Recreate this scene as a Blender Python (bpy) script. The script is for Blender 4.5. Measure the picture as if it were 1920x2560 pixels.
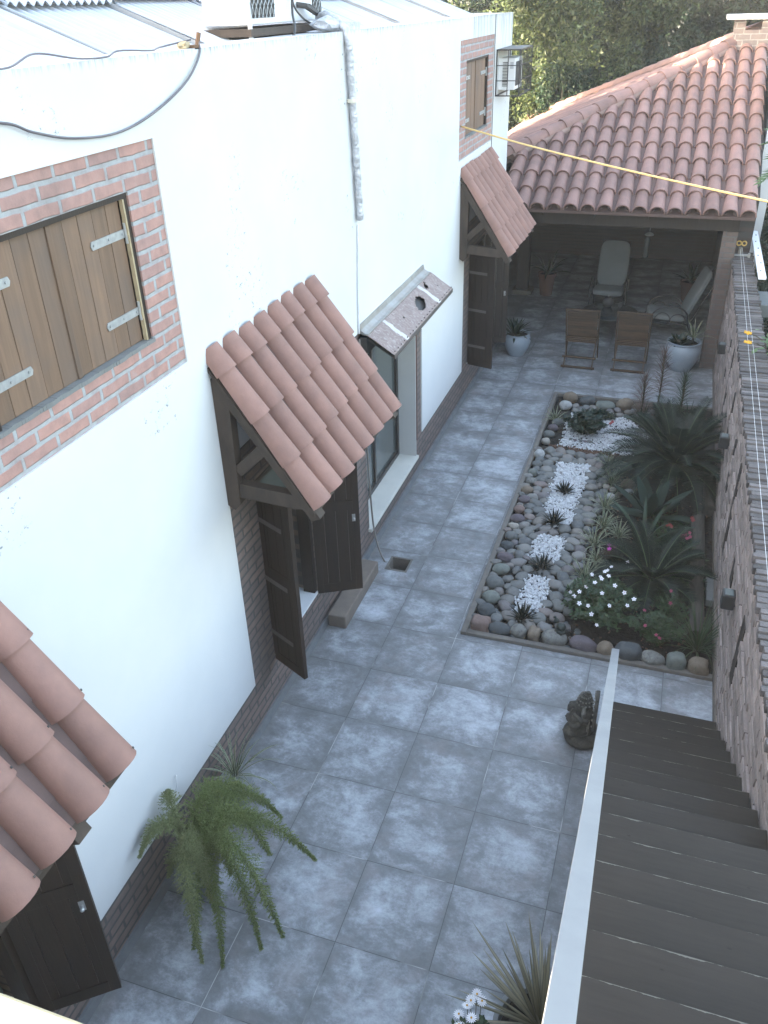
import bpy, bmesh, math, random
import numpy as np
from mathutils import Vector, Matrix, Euler, noise as mn
R = math.radians
random.seed(7)
for o in list(bpy.data.objects): bpy.data.objects.remove(o)
scn = bpy.context.scene
COL = scn.collection

# ------------------------------------------------------------------ camera
cam_d = bpy.data.cameras.new('camera'); cam = bpy.data.objects.new('camera', cam_d); COL.objects.link(cam)
cam_d.sensor_fit = 'VERTICAL'; cam_d.sensor_height = 24.0; cam_d.lens = 24.0*2098.26/2560
cam_d.clip_start = 0.05; cam_d.clip_end = 400
def cam_axes(yaw, pitch, roll):
    fw = Vector((math.sin(yaw)*math.cos(pitch), math.cos(yaw)*math.cos(pitch), -math.sin(pitch)))
    r = Vector((math.cos(yaw), -math.sin(yaw), 0)); u = r.cross(fw)
    return r*math.cos(roll)+u*math.sin(roll), u*math.cos(roll)-r*math.sin(roll), fw
cr, cu, cf = cam_axes(-0.337672471, 0.547761655, -0.0320797912)
mm = Matrix((cr, cu, -cf)).transposed().to_4x4(); mm.translation = Vector((2.57100, -2.74095, 4.94330))
cam.matrix_world = mm
scn.camera = cam
# ------------------------------------------------------------------ world, sun, exposure
SUN_DIR = Vector((-0.75, -0.60, 0.0)).normalized(); SUN_EL = R(11)
w = bpy.data.worlds.new('World'); scn.world = w; w.use_nodes = True
nt = w.node_tree; nt.nodes.clear()
sky = nt.nodes.new('ShaderNodeTexSky'); sky.sky_type = 'NISHITA'; sky.sun_disc = False
sky.sun_elevation = SUN_EL; sky.sun_rotation = math.atan2(SUN_DIR.x, SUN_DIR.y)
sky.air_density = 1.0; sky.dust_density = 2.6; sky.ozone_density = 1.0
bg = nt.nodes.new('ShaderNodeBackground'); bg.inputs[1].default_value = 0.15
wo = nt.nodes.new('ShaderNodeOutputWorld'); hs = nt.nodes.new('ShaderNodeHueSaturation'); hs.inputs['Saturation'].default_value = .80; nt.links.new(sky.outputs[0], hs.inputs['Color']); nt.links.new(hs.outputs[0], bg.inputs[0]); nt.links.new(bg.outputs[0], wo.inputs[0])
sl = bpy.data.lights.new('sun', 'SUN'); sl.energy = 4.5; sl.angle = R(0.6); sl.color = (1.0, 0.86, 0.66)
so = bpy.data.objects.new('sun', sl); COL.objects.link(so)
sd = Vector((SUN_DIR.x*math.cos(SUN_EL), SUN_DIR.y*math.cos(SUN_EL), math.sin(SUN_EL)))
so.rotation_euler = sd.to_track_quat('Z', 'Y').to_euler(); so.location = (-10, -10, 12)
scn.view_settings.view_transform = 'Standard'; scn.view_settings.look = 'None'
scn.view_settings.exposure = 3.52; scn.view_settings.gamma = 1.0
scn.render.engine = 'CYCLES'
scn.cycles.max_bounces = 8; scn.cycles.diffuse_bounces = 5; scn.cycles.transparent_max_bounces = 12

# ------------------------------------------------------------------ material helpers
class NT:
    def __init__(s, name):
        s.m = bpy.data.materials.new(name); s.m.use_nodes = True; s.t = s.m.node_tree
        s.p = s.t.nodes['Principled BSDF']; s.out = s.t.nodes['Material Output']
    def n(s, typ, **kw):
        x = s.t.nodes.new(typ)
        for k, v in kw.items(): setattr(x, k, v)
        return x
    def l(s, a, b): s.t.links.new(a, b)
    def val(s, sock, v):
        if hasattr(v, 'is_output'): s.l(v, sock)
        else: sock.default_value = v
    def math(s, op, a, b=0.0, c=None, clamp=False):
        x = s.n('ShaderNodeMath', operation=op); x.use_clamp = clamp
        s.val(x.inputs[0], a); s.val(x.inputs[1], b)
        if c is not None: s.val(x.inputs[2], c)
        return x.outputs[0]
    def mix(s, f, a, b):
        x = s.n('ShaderNodeMix', data_type='RGBA'); s.val(x.inputs[0], f)
        for i, v in ((6, a), (7, b)):
            if isinstance(v, tuple): v = (v[0], v[1], v[2], 1)
            s.val(x.inputs[i], v)
        return x.outputs[2]
    def ramp(s, f, stops):
        x = s.n('ShaderNodeValToRGB'); s.val(x.inputs[0], f); e = x.color_ramp.elements
        while len(e) < len(stops): e.new(0.5)
        for i, (p, c) in enumerate(stops):
            e[i].position = p; e[i].color = (c[0], c[1], c[2], 1) if isinstance(c, tuple) else (c, c, c, 1)
        return x.outputs[0]
    def coord(s, kind='Object'):
        return s.n('ShaderNodeTexCoord').outputs[kind]
    def geo(s, k='Position'): return s.n('ShaderNodeNewGeometry').outputs[k]
    def map(s, v, scale=(1, 1, 1), loc=(0, 0, 0), rot=(0, 0, 0)):
        x = s.n('ShaderNodeMapping'); s.l(v, x.inputs[0])
        x.inputs['Scale'].default_value = scale; x.inputs['Location'].default_value = loc; x.inputs['Rotation'].default_value = rot
        return x.outputs[0]
    def noise(s, v, scale, detail=4, rough=.55, dist=0, dim='3D', w=None):
        x = s.n('ShaderNodeTexNoise', noise_dimensions=dim)
        if v is not None: s.l(v, x.inputs['Vector'])
        x.inputs['Scale'].default_value = scale; x.inputs['Detail'].default_value = detail
        x.inputs['Roughness'].default_value = rough; x.inputs['Distortion'].default_value = dist
        if w is not None: s.l(w, x.inputs['W'])
        return x.outputs[0]
    def sep(s, v):
        x = s.n('ShaderNodeSeparateXYZ'); s.l(v, x.inputs[0]); return x.outputs
    def comb(s, a, b, c):
        x = s.n('ShaderNodeCombineXYZ')
        for i, v in enumerate((a, b, c)): s.val(x.inputs[i], v)
        return x.outputs[0]
    def bump(s, h, strength=.3, dist=.01):
        x = s.n('ShaderNodeBump'); s.l(h, x.inputs['Height']); x.inputs['Strength'].default_value = strength
        x.inputs['Distance'].default_value = dist; s.l(x.outputs[0], s.p.inputs['Normal'])
    def fin(s, col=None, rough=.8, metal=0, spec=.5):
        if col is not None:
            if isinstance(col, tuple): s.p.inputs['Base Color'].default_value = (*col[:3], 1)
            else: s.l(col, s.p.inputs['Base Color'])
        s.val(s.p.inputs['Roughness'], rough); s.p.inputs['Metallic'].default_value = metal
        s.p.inputs['Specular IOR Level'].default_value = spec
        return s.m
def simple(name, c1, c2=None, scale=6, rough=.8, bump=.2, bscale=60, metal=0, spec=.4, isl=0, objr=0, streak=None, bd=.004):
    t = NT(name); v = t.coord()
    if objr or True:
        oi = t.n('ShaderNodeObjectInfo'); add = t.n('ShaderNodeVectorMath', operation='ADD'); t.l(v, add.inputs[0])
        t.l(t.math('MULTIPLY', oi.outputs['Random'], 37.0), add.inputs[1]); v = add.outputs[0]
    if streak: v = t.map(v, scale=streak)
    c2 = c2 or tuple(x*.75 for x in c1)
    n1 = t.noise(v, scale, 5, .6)
    f = t.ramp(n1, [(.3, 0.0), (.7, 1.0)])
    col = t.mix(f, c1, c2)
    if isl or objr:
        rnd = t.geo('Random Per Island') if isl else oi.outputs['Random']
        h = t.n('ShaderNodeHueSaturation'); t.l(col, h.inputs['Color'])
        a = isl or objr
        t.l(t.math('ADD', t.math('MULTIPLY', rnd, a), 1-a/2), h.inputs['Value']); col = h.outputs[0]
    if bump: t.bump(t.noise(v, bscale, 4, .6), bump, bd)
    return t.fin(col, rough, metal, spec)
def leafmat(name, c1, c2, rough=.5, trans=.3, var=.6, scale=3, spec=.35):
    t = NT(name); rnd = t.geo('Random Per Island'); n1 = t.noise(t.geo('Position'), scale, 3)
    f = t.math('ADD', t.math('MULTIPLY', rnd, var), t.math('MULTIPLY', t.math('SUBTRACT', n1, .25), 1-var*.5), clamp=True)
    col = t.mix(f, c1, c2); t.fin(col, rough, 0, spec)
    tr = t.n('ShaderNodeBsdfTranslucent'); t.l(col, tr.inputs[0])
    mx = t.n('ShaderNodeMixShader'); mx.inputs[0].default_value = trans
    t.l(t.p.outputs[0], mx.inputs[1]); t.l(tr.outputs[0], mx.inputs[2]); t.l(mx.outputs[0], t.out.inputs[0])
    return t.m

# ------------------------------------------------------------------ mesh helpers
ORG = {}
class MB:
    def __init__(s): s.v = []; s.f = []; s.uv = None
    def add(s, vs, fs):
        b = len(s.v); s.v.extend([tuple(x) for x in vs]); s.f.extend([tuple(i+b for i in f) for f in fs]); return s
    def box(s, x0, x1, y0, y1, z0, z1):
        return s.add([(x0,y0,z0),(x1,y0,z0),(x1,y1,z0),(x0,y1,z0),(x0,y0,z1),(x1,y0,z1),(x1,y1,z1),(x0,y1,z1)],
                     [(0,3,2,1),(4,5,6,7),(0,1,5,4),(1,2,6,5),(2,3,7,6),(3,0,4,7)])
    def beam(s, p0, p1, wd, ht, up=(0,0,1)):
        p0 = Vector(p0); p1 = Vector(p1); d = (p1-p0).normalized(); up = Vector(up)
        sd_ = d.cross(up)
        if sd_.length < 1e-4: sd_ = d.cross(Vector((0,1,0)))
        sd_.normalize(); u = sd_.cross(d)
        vs = []
        for p in (p0, p1):
            for a, b in ((-1,-1),(1,-1),(1,1),(-1,1)): vs.append(p+sd_*(a*wd/2)+u*(b*ht/2))
        return s.add(vs, [(0,1,2,3),(7,6,5,4),(0,4,5,1),(1,5,6,2),(2,6,7,3),(3,7,4,0)])
    def tube(s, pts, r, n=8, cap=True):
        pts = [Vector(p) for p in pts]; rs = r if isinstance(r, (list, tuple)) else [r]*len(pts)
        vs = []; u = None
        for i, p in enumerate(pts):
            d = (pts[min(i+1, len(pts)-1)]-pts[max(i-1, 0)]).normalized()
            if u is None:
                u = d.cross(Vector((0.13, .21, 1)))
                if u.length < .1: u = d.cross(Vector((1, 0, 0)))
            u = (u - d*u.dot(d)).normalized(); q = d.cross(u)
            for k in range(n):
                a = 2*math.pi*k/n; vs.append(p+(u*math.cos(a)+q*math.sin(a))*rs[i])
        fs = []
        for i in range(len(pts)-1):
            for k in range(n): fs.append((i*n+k, i*n+(k+1) % n, (i+1)*n+(k+1) % n, (i+1)*n+k))
        if cap: fs.append(tuple(range(n))[::-1]); fs.append(tuple(range((len(pts)-1)*n, len(pts)*n)))
        return s.add(vs, fs)
    def lathe(s, prof, c=(0,0,0), n=24):
        vs = []; c = Vector(c)
        for r_, z in prof:
            for k in range(n):
                a = 2*math.pi*k/n; vs.append(c+Vector((r_*math.cos(a), r_*math.sin(a), z)))
        fs = []
        for i in range(len(prof)-1):
            for k in range(n): fs.append((i*n+k, i*n+(k+1) % n, (i+1)*n+(k+1) % n, (i+1)*n+k))
        fs.append(tuple(range(n))[::-1]); fs.append(tuple(range((len(prof)-1)*n, len(prof)*n)))
        return s.add(vs, fs)
    def ball(s, c, r, seed=0, sub=2, amp=.0, fr=2.0):
        bm = bmesh.new(); bmesh.ops.create_icosphere(bm, subdivisions=sub, radius=1.0)
        rr = r if isinstance(r, (tuple, list)) else (r, r, r); vs = []
        for v in bm.verts:
            d = v.co.normalized(); k = 1+amp*mn.noise(d*fr+Vector((seed*3.1, seed*1.7, seed)))
            vs.append((c[0]+d.x*rr[0]*k, c[1]+d.y*rr[1]*k, c[2]+d.z*rr[2]*k))
        fs = [tuple(v.index for v in f.verts) for f in bm.faces]; bm.free()
        return s.add(vs, fs)
    def prism(s, poly, axis, a0, a1):   # poly: 2D points in the two other axes
        n = len(poly); vs = []
        for a in (a0, a1):
            for p, q in poly:
                vs.append({'x': (a, p, q), 'y': (p, a, q), 'z': (p, q, a)}[axis])
        fs = [tuple(range(n))[::-1], tuple(range(n, 2*n))] + [(i, (i+1) % n, n+(i+1) % n, n+i) for i in range(n)]
        return s.add(vs, fs)
    def build(s, name, mat, parent=None, smooth=None, bevel=0, origin=None, loc=None, fixn=True):
        if parent is not None: org = Vector(ORG.get(parent, (0, 0, 0)))
        else: org = Vector(origin) if origin is not None else Vector((0, 0, 0))
        me = bpy.data.meshes.new(name)
        vs = np.array(s.v, dtype=np.float64) - np.array(org)
        me.from_pydata(vs.tolist(), [], s.f)
        if s.uv is not None:
            uvl = me.uv_layers.new(name='UVMap'); uvl.data.foreach_set('uv', np.array(s.uv, dtype=np.float32).ravel())
        if fixn and len(s.f) < 60000:
            bm = bmesh.new(); bm.from_mesh(me); bmesh.ops.recalc_face_normals(bm, faces=bm.faces); bm.to_mesh(me); bm.free()
        if mat: me.materials.append(mat)
        if smooth is not None:
            me.polygons.foreach_set('use_smooth', [True]*len(me.polygons))
            if smooth < 180: me.set_sharp_from_angle(angle=R(smooth))
        me.update()
        o = bpy.data.objects.new(name, me); COL.objects.link(o)
        if bevel:
            b = o.modifiers.new('bevel', 'BEVEL'); b.width = bevel; b.segments = 2; b.limit_method = 'ANGLE'; b.angle_limit = R(40)
        if parent is not None: o.parent = parent; ORG[o] = org
        else: o.location = org; ORG[o] = org
        return o
def tag(o, label=None, cat=None, group=None, kind=None):
    if label: o['label'] = label
    if cat: o['category'] = cat
    if group: o['group'] = group
    if kind: o['kind'] = kind
    return o
def thing(name, label, cat, loc=(0,0,0), group=None):
    o = bpy.data.objects.new(name, None); o.empty_display_size = .1; COL.objects.link(o); o.location = loc
    ORG[o] = Vector(loc); return tag(o, label, cat, group)
def dup(root, loc, rz=0, label=None, scale=None):
    r_ = root.copy(); COL.objects.link(r_); r_.location = loc; r_.rotation_euler = (0, 0, rz)
    if scale: r_.scale = scale
    if label: r_['label'] = label
    def rec(src, dst):
        for ch in [x for x in bpy.data.objects if x.parent == src]:
            c = ch.copy(); COL.objects.link(c); c.parent = dst; rec(ch, c)
    rec(root, r_); return r_
def holes_wall(mb, xf, xb, Y0, Y1, Z0, Z1, holes):
    """slab between x=xb (back) and x=xf (front) with rectangular holes (y0,y1,z0,z1)"""
    ys = sorted({Y0, Y1, *[min(max(h[i], Y0), Y1) for h in holes for i in (0, 1)]})
    zs = sorted({Z0, Z1, *[min(max(h[i], Z0), Z1) for h in holes for i in (2, 3)]})
    inside = lambda y, z: Y0 < y < Y1 and Z0 < z < Z1 and not any(h[0] < y < h[1] and h[2] < z < h[3] for h in holes)
    for i in range(len(ys)-1):
        for j in range(len(zs)-1):
            a, b, c, d = ys[i], ys[i+1], zs[j], zs[j+1]; my, mz = (a+b)/2, (c+d)/2
            if not inside(my, mz): continue
            mb.add([(xf,a,c),(xf,b,c),(xf,b,d),(xf,a,d)], [(0,1,2,3)]); mb.add([(xb,a,c),(xb,b,c),(xb,b,d),(xb,a,d)], [(3,2,1,0)])
            e = 1e-4
            if not inside(a-e, mz): mb.add([(xb,a,c),(xf,a,c),(xf,a,d),(xb,a,d)], [(0,1,2,3)])
            if not inside(b+e, mz): mb.add([(xb,b,c),(xf,b,c),(xf,b,d),(xb,b,d)], [(3,2,1,0)])
            if not inside(my, c-e): mb.add([(xb,a,c),(xf,a,c),(xf,b,c),(xb,b,c)], [(3,2,1,0)])
            if not inside(my, d+e): mb.add([(xb,a,d),(xf,a,d),(xf,b,d),(xb,b,d)], [(0,1,2,3)])
def barrel(mb, p, d, n, L, r0, r1, th=.012, seg=7, h=.92):
    p = Vector(p); d = Vector(d); n = Vector(n); s_ = d.cross(n).normalized(); vs = []
    for rr in (0, th):
        for t_, r_ in ((0, r0), (1, r1)):
            for k in range(seg+1):
                a = math.pi*k/seg; vs.append(p+d*(L*t_)+s_*(math.cos(a)*(r_-rr))+n*(math.sin(a)*(r_*h-rr)))
    m = seg+1; fs = []
    for k in range(seg):
        fs += [(k, k+1, m+k+1, m+k), (2*m+k, 3*m+k, 3*m+k+1, 2*m+k+1), (m+k, m+k+1, 3*m+k+1, 3*m+k), (k, 2*m+k, 2*m+k+1, k+1)]
    fs += [(0, m, 3*m, 2*m), (seg, 2*m+seg, 3*m+seg, m+seg)]
    mb.add(vs, fs)
def strip(mb, pts, wid, side, fold=0.0, uvs=None):
    """leaf blade along pts, width list, side vectors; folded along the midrib"""
    vs = []; n = len(pts)
    for i, p in enumerate(pts):
        sv = side if not isinstance(side, list) else side[i]
        d = (pts[min(i+1, n-1)]-pts[max(i-1, 0)]).normalized(); nn = sv.cross(d).normalized()
        vs += [p-sv*wid[i]/2+nn*(fold*wid[i]), p, p+sv*wid[i]/2+nn*(fold*wid[i])]
    fs = []
    for i in range(n-1):
        b = i*3; fs += [(b, b+1, b+4, b+3), (b+1, b+2, b+5, b+4)]
        if uvs is not None:
            t0, t1 = i/(n-1), (i+1)/(n-1); uvs += [(0,t0),(.5,t0),(.5,t1),(0,t1),(.5,t0),(1,t0),(1,t1),(.5,t1)]
    mb.add(vs, fs)
def blade(mb, base, az, el, L, wd, droop=.6, n=6, fold=.15, uvs=None, shape='lance', twist=0):
    """arching leaf from base: azimuth, start elevation, length, width, how far it droops"""
    p = Vector(base); pts = [p.copy()]; e = el
    for i in range(n):
        d = Vector((math.cos(az)*math.cos(e), math.sin(az)*math.cos(e), math.sin(e))); p = p+d*(L/n); pts.append(p.copy()); e -= droop*2.0/n*(i+1)/n*1.6
    sd_ = Vector((-math.sin(az), math.cos(az), twist)).normalized(); W = []
    for i in range(n+1):
        t_ = i/n
        if shape == 'lance': k = (1-t_)**.6*(.55+.45*min(1, t_*4))
        elif shape == 'strap': k = min(1, (1-t_)*3.5+.02)
        else: k = math.sin(math.pi*min(.999, max(.06, t_*.93+.05)))**.8 if t_ < .98 else .02
        W.append(max(.001, wd*k))
    strip(mb, pts, W, sd_, fold, uvs)
    return pts
# ------------------------------------------------------------------ materials
def brickmat(name, c1, c2, mortar, bw=.25, rh=.078, ms=.014, axes='yz', rough=.85, bump=.6, off=.5, dirt=.25, shift=(0, 0)):
    t = NT(name); P = t.sep(t.geo('Position')); ix = {'x': 0, 'y': 1, 'z': 2}
    v = t.comb(t.math('ADD', P[ix[axes[0]]], 20+shift[0]), t.math('ADD', P[ix[axes[1]]], 20+shift[1]), 0.0)
    wob = t.n('ShaderNodeTexNoise'); t.l(t.geo('Position'), wob.inputs[0]); wob.inputs['Scale'].default_value = 9
    va = t.n('ShaderNodeVectorMath', operation='MULTIPLY_ADD'); t.l(wob.outputs['Color'], va.inputs[0]); va.inputs[1].default_value = (.014, .014, 0); t.l(v, va.inputs[2])
    b = t.n('ShaderNodeTexBrick'); t.l(va.outputs[0], b.inputs['Vector']); b.offset = off
    b.inputs['Scale'].default_value = 1; b.inputs['Brick Width'].default_value = bw; b.inputs['Row Height'].default_value = rh
    b.inputs['Mortar Size'].default_value = ms; b.inputs['Mortar Smooth'].default_value = .35; b.inputs['Bias'].default_value = 0
    for k, c in (('Color1', c1), ('Color2', c2), ('Mortar', mortar)): b.inputs[k].default_value = (*c, 1)
    n1 = t.noise(t.geo('Position'), 14, 6, .65); n2 = t.noise(t.geo('Position'), 2.2, 4)
    col = t.mix(t.ramp(n1, [(.42, 0.0), (.72, .55)]), b.outputs[0], tuple(x*.55+.02 for x in c2))
    col = t.mix(t.ramp(n1, [(.25, .35), (.4, 0.0)]), col, mortar)
    col = t.mix(t.ramp(n2, [(.5, 0.0), (.8, dirt)]), col, (.09, .085, .08))
    h = t.math('ADD', t.math('MULTIPLY', t.math('SUBTRACT', 1.0, b.outputs['Fac']), 1.0), t.math('MULTIPLY', n1, .5))
    t.bump(h, bump, .012); return t.fin(col, rough)
def floormat():
    t = NT('floor_tile'); pos = t.geo('Position'); P = t.sep(pos)
    ux = t.math('DIVIDE', P[0], .6); uy = t.math('DIVIDE', P[1], .6)
    fx, fy = t.math('FRACT', t.math('ADD', ux, 50)), t.math('FRACT', t.math('ADD', uy, 50))
    cx, cy = t.math('FLOOR', t.math('ADD', ux, 50)), t.math('FLOOR', t.math('ADD', uy, 50))
    wn = t.n('ShaderNodeTexWhiteNoise', noise_dimensions='2D'); t.l(t.comb(cx, cy, 0.0), wn.inputs[0])
    rnd = t.sep(wn.outputs['Color'])
    off = t.n('ShaderNodeVectorMath', operation='MULTIPLY_ADD'); t.l(wn.outputs['Color'], off.inputs[0]); off.inputs[1].default_value = (31, 17, 9); t.l(pos, off.inputs[2])
    v = off.outputs[0]
    big = t.noise(v, 3.4, 6, .65, .5); mid = t.noise(t.map(v, scale=(1.0, 1.5, 1)), 8.5, 9, .80, .2); fine = t.noise(v, 42, 6, .75)
    ex = t.math('MINIMUM', fx, t.math('SUBTRACT', 1.0, fx)); ey = t.math('MINIMUM', fy, t.math('SUBTRACT', 1.0, fy))
    e = t.math('MINIMUM', ex, ey)
    cen = t.math('MULTIPLY', t.math('MINIMUM', ex, .28), t.math('MINIMUM', ey, .28)); cen = t.math('MULTIPLY', cen, 8.5)
    f = t.math('ADD', t.math('MULTIPLY', big, .95), t.math('ADD', t.math('MULTIPLY', mid, .80), t.math('ADD', t.math('MULTIPLY', cen, .23), t.math('MULTIPLY', fine, .30))))
    f = t.math('SUBTRACT', t.math('ADD', f, t.math('MULTIPLY', t.math('SUBTRACT', rnd[0], .5), .10)), .81)
    col = t.ramp(f, [(.08, (.145, .148, .150)), (.27, (.20, .208, .216)), (.42, (.31, .325, .345)), (.58, (.43, .45, .485)), (.80, (.57, .595, .64))])
    # warm brownish clouds on some tiles
    col = t.mix(t.math('MULTIPLY', t.ramp(t.noise(v, 5.0, 4), [(.50, 0.0), (.68, .45)]), t.math('GREATER_THAN', rnd[1], .4)), col, (.215, .195, .19))
    spk = t.ramp(t.noise(v, 95, 3, .6), [(.70, 0.0), (.76, .7)])
    col = t.mix(t.math('MULTIPLY', spk, t.math('GREATER_THAN', mid, .5)), col, (.55, .6, .68))
    col = t.mix(t.ramp(t.noise(v, 60, 3, .7), [(.24, .55), (.32, 0.0)]), col, (.06, .066, .075))
    # grout joints: part dark, part pale
    jn = t.noise(pos, 2.1, 2); jcol = t.mix(t.ramp(jn, [(.53, 0.0), (.60, 1.0)]), (.08, .08, .08), (.36, .36, .35))
    jw = t.math('ADD', .0022, t.math('MULTIPLY', jn, .0035))
    j = t.math('LESS_THAN', e, jw)
    edge = t.ramp(e, [(.004, .45), (.06, 0.0)])
    col = t.mix(t.math('MULTIPLY', edge, t.ramp(t.noise(pos, 5, 5), [(.35, .2), (.6, 1.0)])), col, (.13, .135, .14))
    col = t.mix(j, col, jcol)
    # dust and dirt by the skirting
    dd = t.ramp(t.math('ADD', P[0], t.math('MULTIPLY', t.noise(pos, 8, 3), .08)), [(.0, .6), (.12, 0.0)])
    col = t.mix(dd, col, (.17, .165, .155))
    t.bump(t.math('ADD', t.math('MULTIPLY', fine, .25), t.math('MULTIPLY', t.math('SUBTRACT', 1.0, j), 1.0)), .12, .004)
    return t.fin(col, t.math('ADD', .42, t.math('MULTIPLY', fine, .25)), 0, .45)
def plastermat():
    t = NT('white_plaster'); pos = t.geo('Position'); P = t.sep(pos)
    n1 = t.noise(pos, 1.2, 5, .6); col = t.mix(t.ramp(n1, [(.35, 0.0), (.75, 1.0)]), (.60, .60, .595), (.55, .56, .565))
    # black mould under the coping, in vertical drips of uneven length
    dr = t.noise(t.map(pos, scale=(1, 16, .9)), 2.3, 6, .75); top = t.math('SUBTRACT', 4.75, P[2])
    amt = t.math('SUBTRACT', dr, t.math('ADD', .44, t.math('MULTIPLY', top, 3.6)))
    big = t.ramp(t.noise(pos, .9, 2), [(.35, .4), (.65, 1.0)])
    col = t.mix(t.math('MULTIPLY', t.ramp(amt, [(0.0, 0.0), (.13, .8)]), big), col, (.16, .165, .16))
    # heavier streaks at the far corner
    far = t.math('MULTIPLY', t.ramp(P[1], [(.0, 0.0), (1.0, 1.0)]), 1.0)
    ys = t.math('GREATER_THAN', P[1], 8.2)
    s2 = t.noise(t.map(pos, scale=(1, 9, .5)), 2.0, 5, .7); a2 = t.math('SUBTRACT', s2, t.math('ADD', .43, t.math('MULTIPLY', top, .32)))
    col = t.mix(t.math('MULTIPLY', t.ramp(a2, [(0.0, 0.0), (.16, .65)]), ys), col, (.20, .21, .20))
    # flaking patches
    pn = t.noise(t.map(pos, scale=(1, 1, 1.4)), 22, 6, .75); reg = t.noise(pos, 1.7, 2)
    fl = t.math('MULTIPLY', t.math('GREATER_THAN', pn, .605), t.math('GREATER_THAN', reg, .605))
    hi = t.math('MULTIPLY', t.math('GREATER_THAN', P[2], 2.9), fl)
    col = t.mix(t.math('MULTIPLY', hi, .85), col, (.16, .17, .18))
    # splash dirt along the foot
    ft = t.ramp(t.math('ADD', P[2], t.math('MULTIPLY', t.noise(pos, 7, 4), .25)), [(.55, .30), (.85, 0.0)])
    col = t.mix(ft, col, (.42, .42, .40))
    t.bump(t.math('ADD', t.noise(pos, 3.5, 3), t.math('MULTIPLY', t.noise(pos, 60, 4), .25)), .12, .01)
    return t.fin(col, .75, 0, .3)
M_floor = floormat(); M_plaster = plastermat()
M_brick_hi = brickmat('red_brick', (.40, .225, .185), (.33, .20, .175), (.33, .34, .34), bw=.245, rh=.0745, ms=.013, shift=(.12, .035), dirt=.35)
M_brick_lo = brickmat('old_brick', (.20, .14, .12), (.14, .11, .10), (.08, .076, .073), bw=.25, rh=.072, ms=.012, dirt=.5, bump=.9)
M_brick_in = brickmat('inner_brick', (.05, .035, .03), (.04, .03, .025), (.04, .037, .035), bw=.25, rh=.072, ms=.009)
M_brick_x = brickmat('chimney_brick', (.20, .155, .14), (.17, .14, .13), (.30, .28, .26), bw=.24, rh=.085, ms=.01, axes='xz')
M_wallbrick = brickmat('garden_wall_brick', (.25, .185, .16), (.19, .15, .135), (.15, .14, .13), bw=.26, rh=.078, ms=.008, dirt=.6, bump=1.0)
M_wallb2 = simple('weathered_brick', (.34, .275, .25), (.235, .20, .185), scale=9, rough=.9, bump=.8, bscale=45, isl=.55, bd=.01)
M_cap = simple('coping_brick', (.115, .10, .097), (.07, .065, .063), scale=11, bump=1.0, bscale=60, isl=.85, bd=.014)
M_render = simple('grey_render', (.19, .195, .19), (.14, .145, .14), scale=5, bump=.4, bscale=40)
M_tile = simple('terracotta_tile', (.265, .155, .132), (.185, .115, .10), scale=5, rough=.8, bump=.4, bscale=50, isl=.32)
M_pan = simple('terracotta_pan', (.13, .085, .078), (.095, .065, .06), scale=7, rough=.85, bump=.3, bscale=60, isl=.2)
M_tile_c = simple('canopy_tile', (.265, .145, .115), (.20, .112, .092), scale=6, rough=.7, bump=.3, bscale=70, isl=.2)
M_mortar = simple('ridge_mortar', (.34, .24, .21), (.26, .20, .18), scale=9, bump=.5)
M_darkwood = simple('dark_beam', (.026, .019, .015), (.016, .012, .010), scale=4, rough=.7, bump=.4, bscale=20, streak=(8, 1, 1))
M_doorwood = simple('dark_door_wood', (.026, .016, .012), (.015, .011, .009), scale=3, rough=.55, bump=.3, bscale=14, streak=(7, 7, .7))
M_bracket = simple('bracket_wood', (.060, .042, .032), (.036, .027, .021), scale=5, rough=.75, bump=.4, bscale=24, streak=(3, 3, 1))
def shutterwood():
    t = NT('shutter_wood'); v = t.geo('Position')
    oi = t.n('ShaderNodeObjectInfo'); rn = t.geo('Random Per Island')
    off = t.n('ShaderNodeVectorMath', operation='ADD'); t.l(v, off.inputs[0]); t.l(t.math('MULTIPLY', rn, 23.0), off.inputs[1])
    g = t.noise(t.map(off.outputs[0], scale=(5, 16, .9)), 2.2, 6, .65, .8); blot = t.noise(off.outputs[0], 3.0, 3)
    col = t.mix(t.ramp(g, [(.3, 0.0), (.7, 1.0)]), (.19, .115, .073), (.125, .078, .05))
    col = t.mix(t.ramp(blot, [(.45, 0.0), (.75, .75)]), col, (.11, .082, .068))
    h = t.n('ShaderNodeHueSaturation'); t.l(col, h.inputs['Color']); t.l(t.math('ADD', .78, t.math('MULTIPLY', rn, .4)), h.inputs['Value'])
    t.bump(g, .35, .004); return t.fin(h.outputs[0], .6)
M_shutter = shutterwood()
M_hinge = simple('galvanised_strap', (.42, .43, .43), (.30, .31, .31), scale=30, rough=.55, metal=.5, bump=.1)
M_dullstrap = simple('dull_strap', (.11, .105, .10), rough=.6)
M_foam = simple('foam_filler', (.40, .32, .20), (.30, .24, .15), scale=20, bump=.6, bscale=50)
M_corr = simple('zinc_sheet', (.50, .52, .54), (.40, .42, .45), scale=2.5, rough=.45, metal=.35, bump=.05, streak=(1, 6, 1))
M_silver = simple('foil_insulation', (.62, .63, .66), (.38, .39, .42), scale=22, rough=.4, metal=.6, bump=1.0, bscale=35, bd=.02)
M_whitepaint = simple('white_enamel', (.78, .79, .80), (.70, .71, .72), scale=3, rough=.4, bump=.03)
M_black = simple('black_metal', (.025, .025, .027), (.04, .04, .04), rough=.5, bump=.1)
M_dark = simple('dark_grille', (.06, .06, .06), (.03, .03, .03), rough=.7)
M_cable = simple('grey_cable', (.14, .13, .14), (.10, .09, .10), rough=.5, bump=0)
M_whitecable = simple('white_cable', (.72, .73, .75), rough=.5, bump=0)
M_conc = simple('kerb_concrete', (.165, .15, .13), (.115, .105, .095), scale=8, bump=.5, bscale=50)
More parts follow.
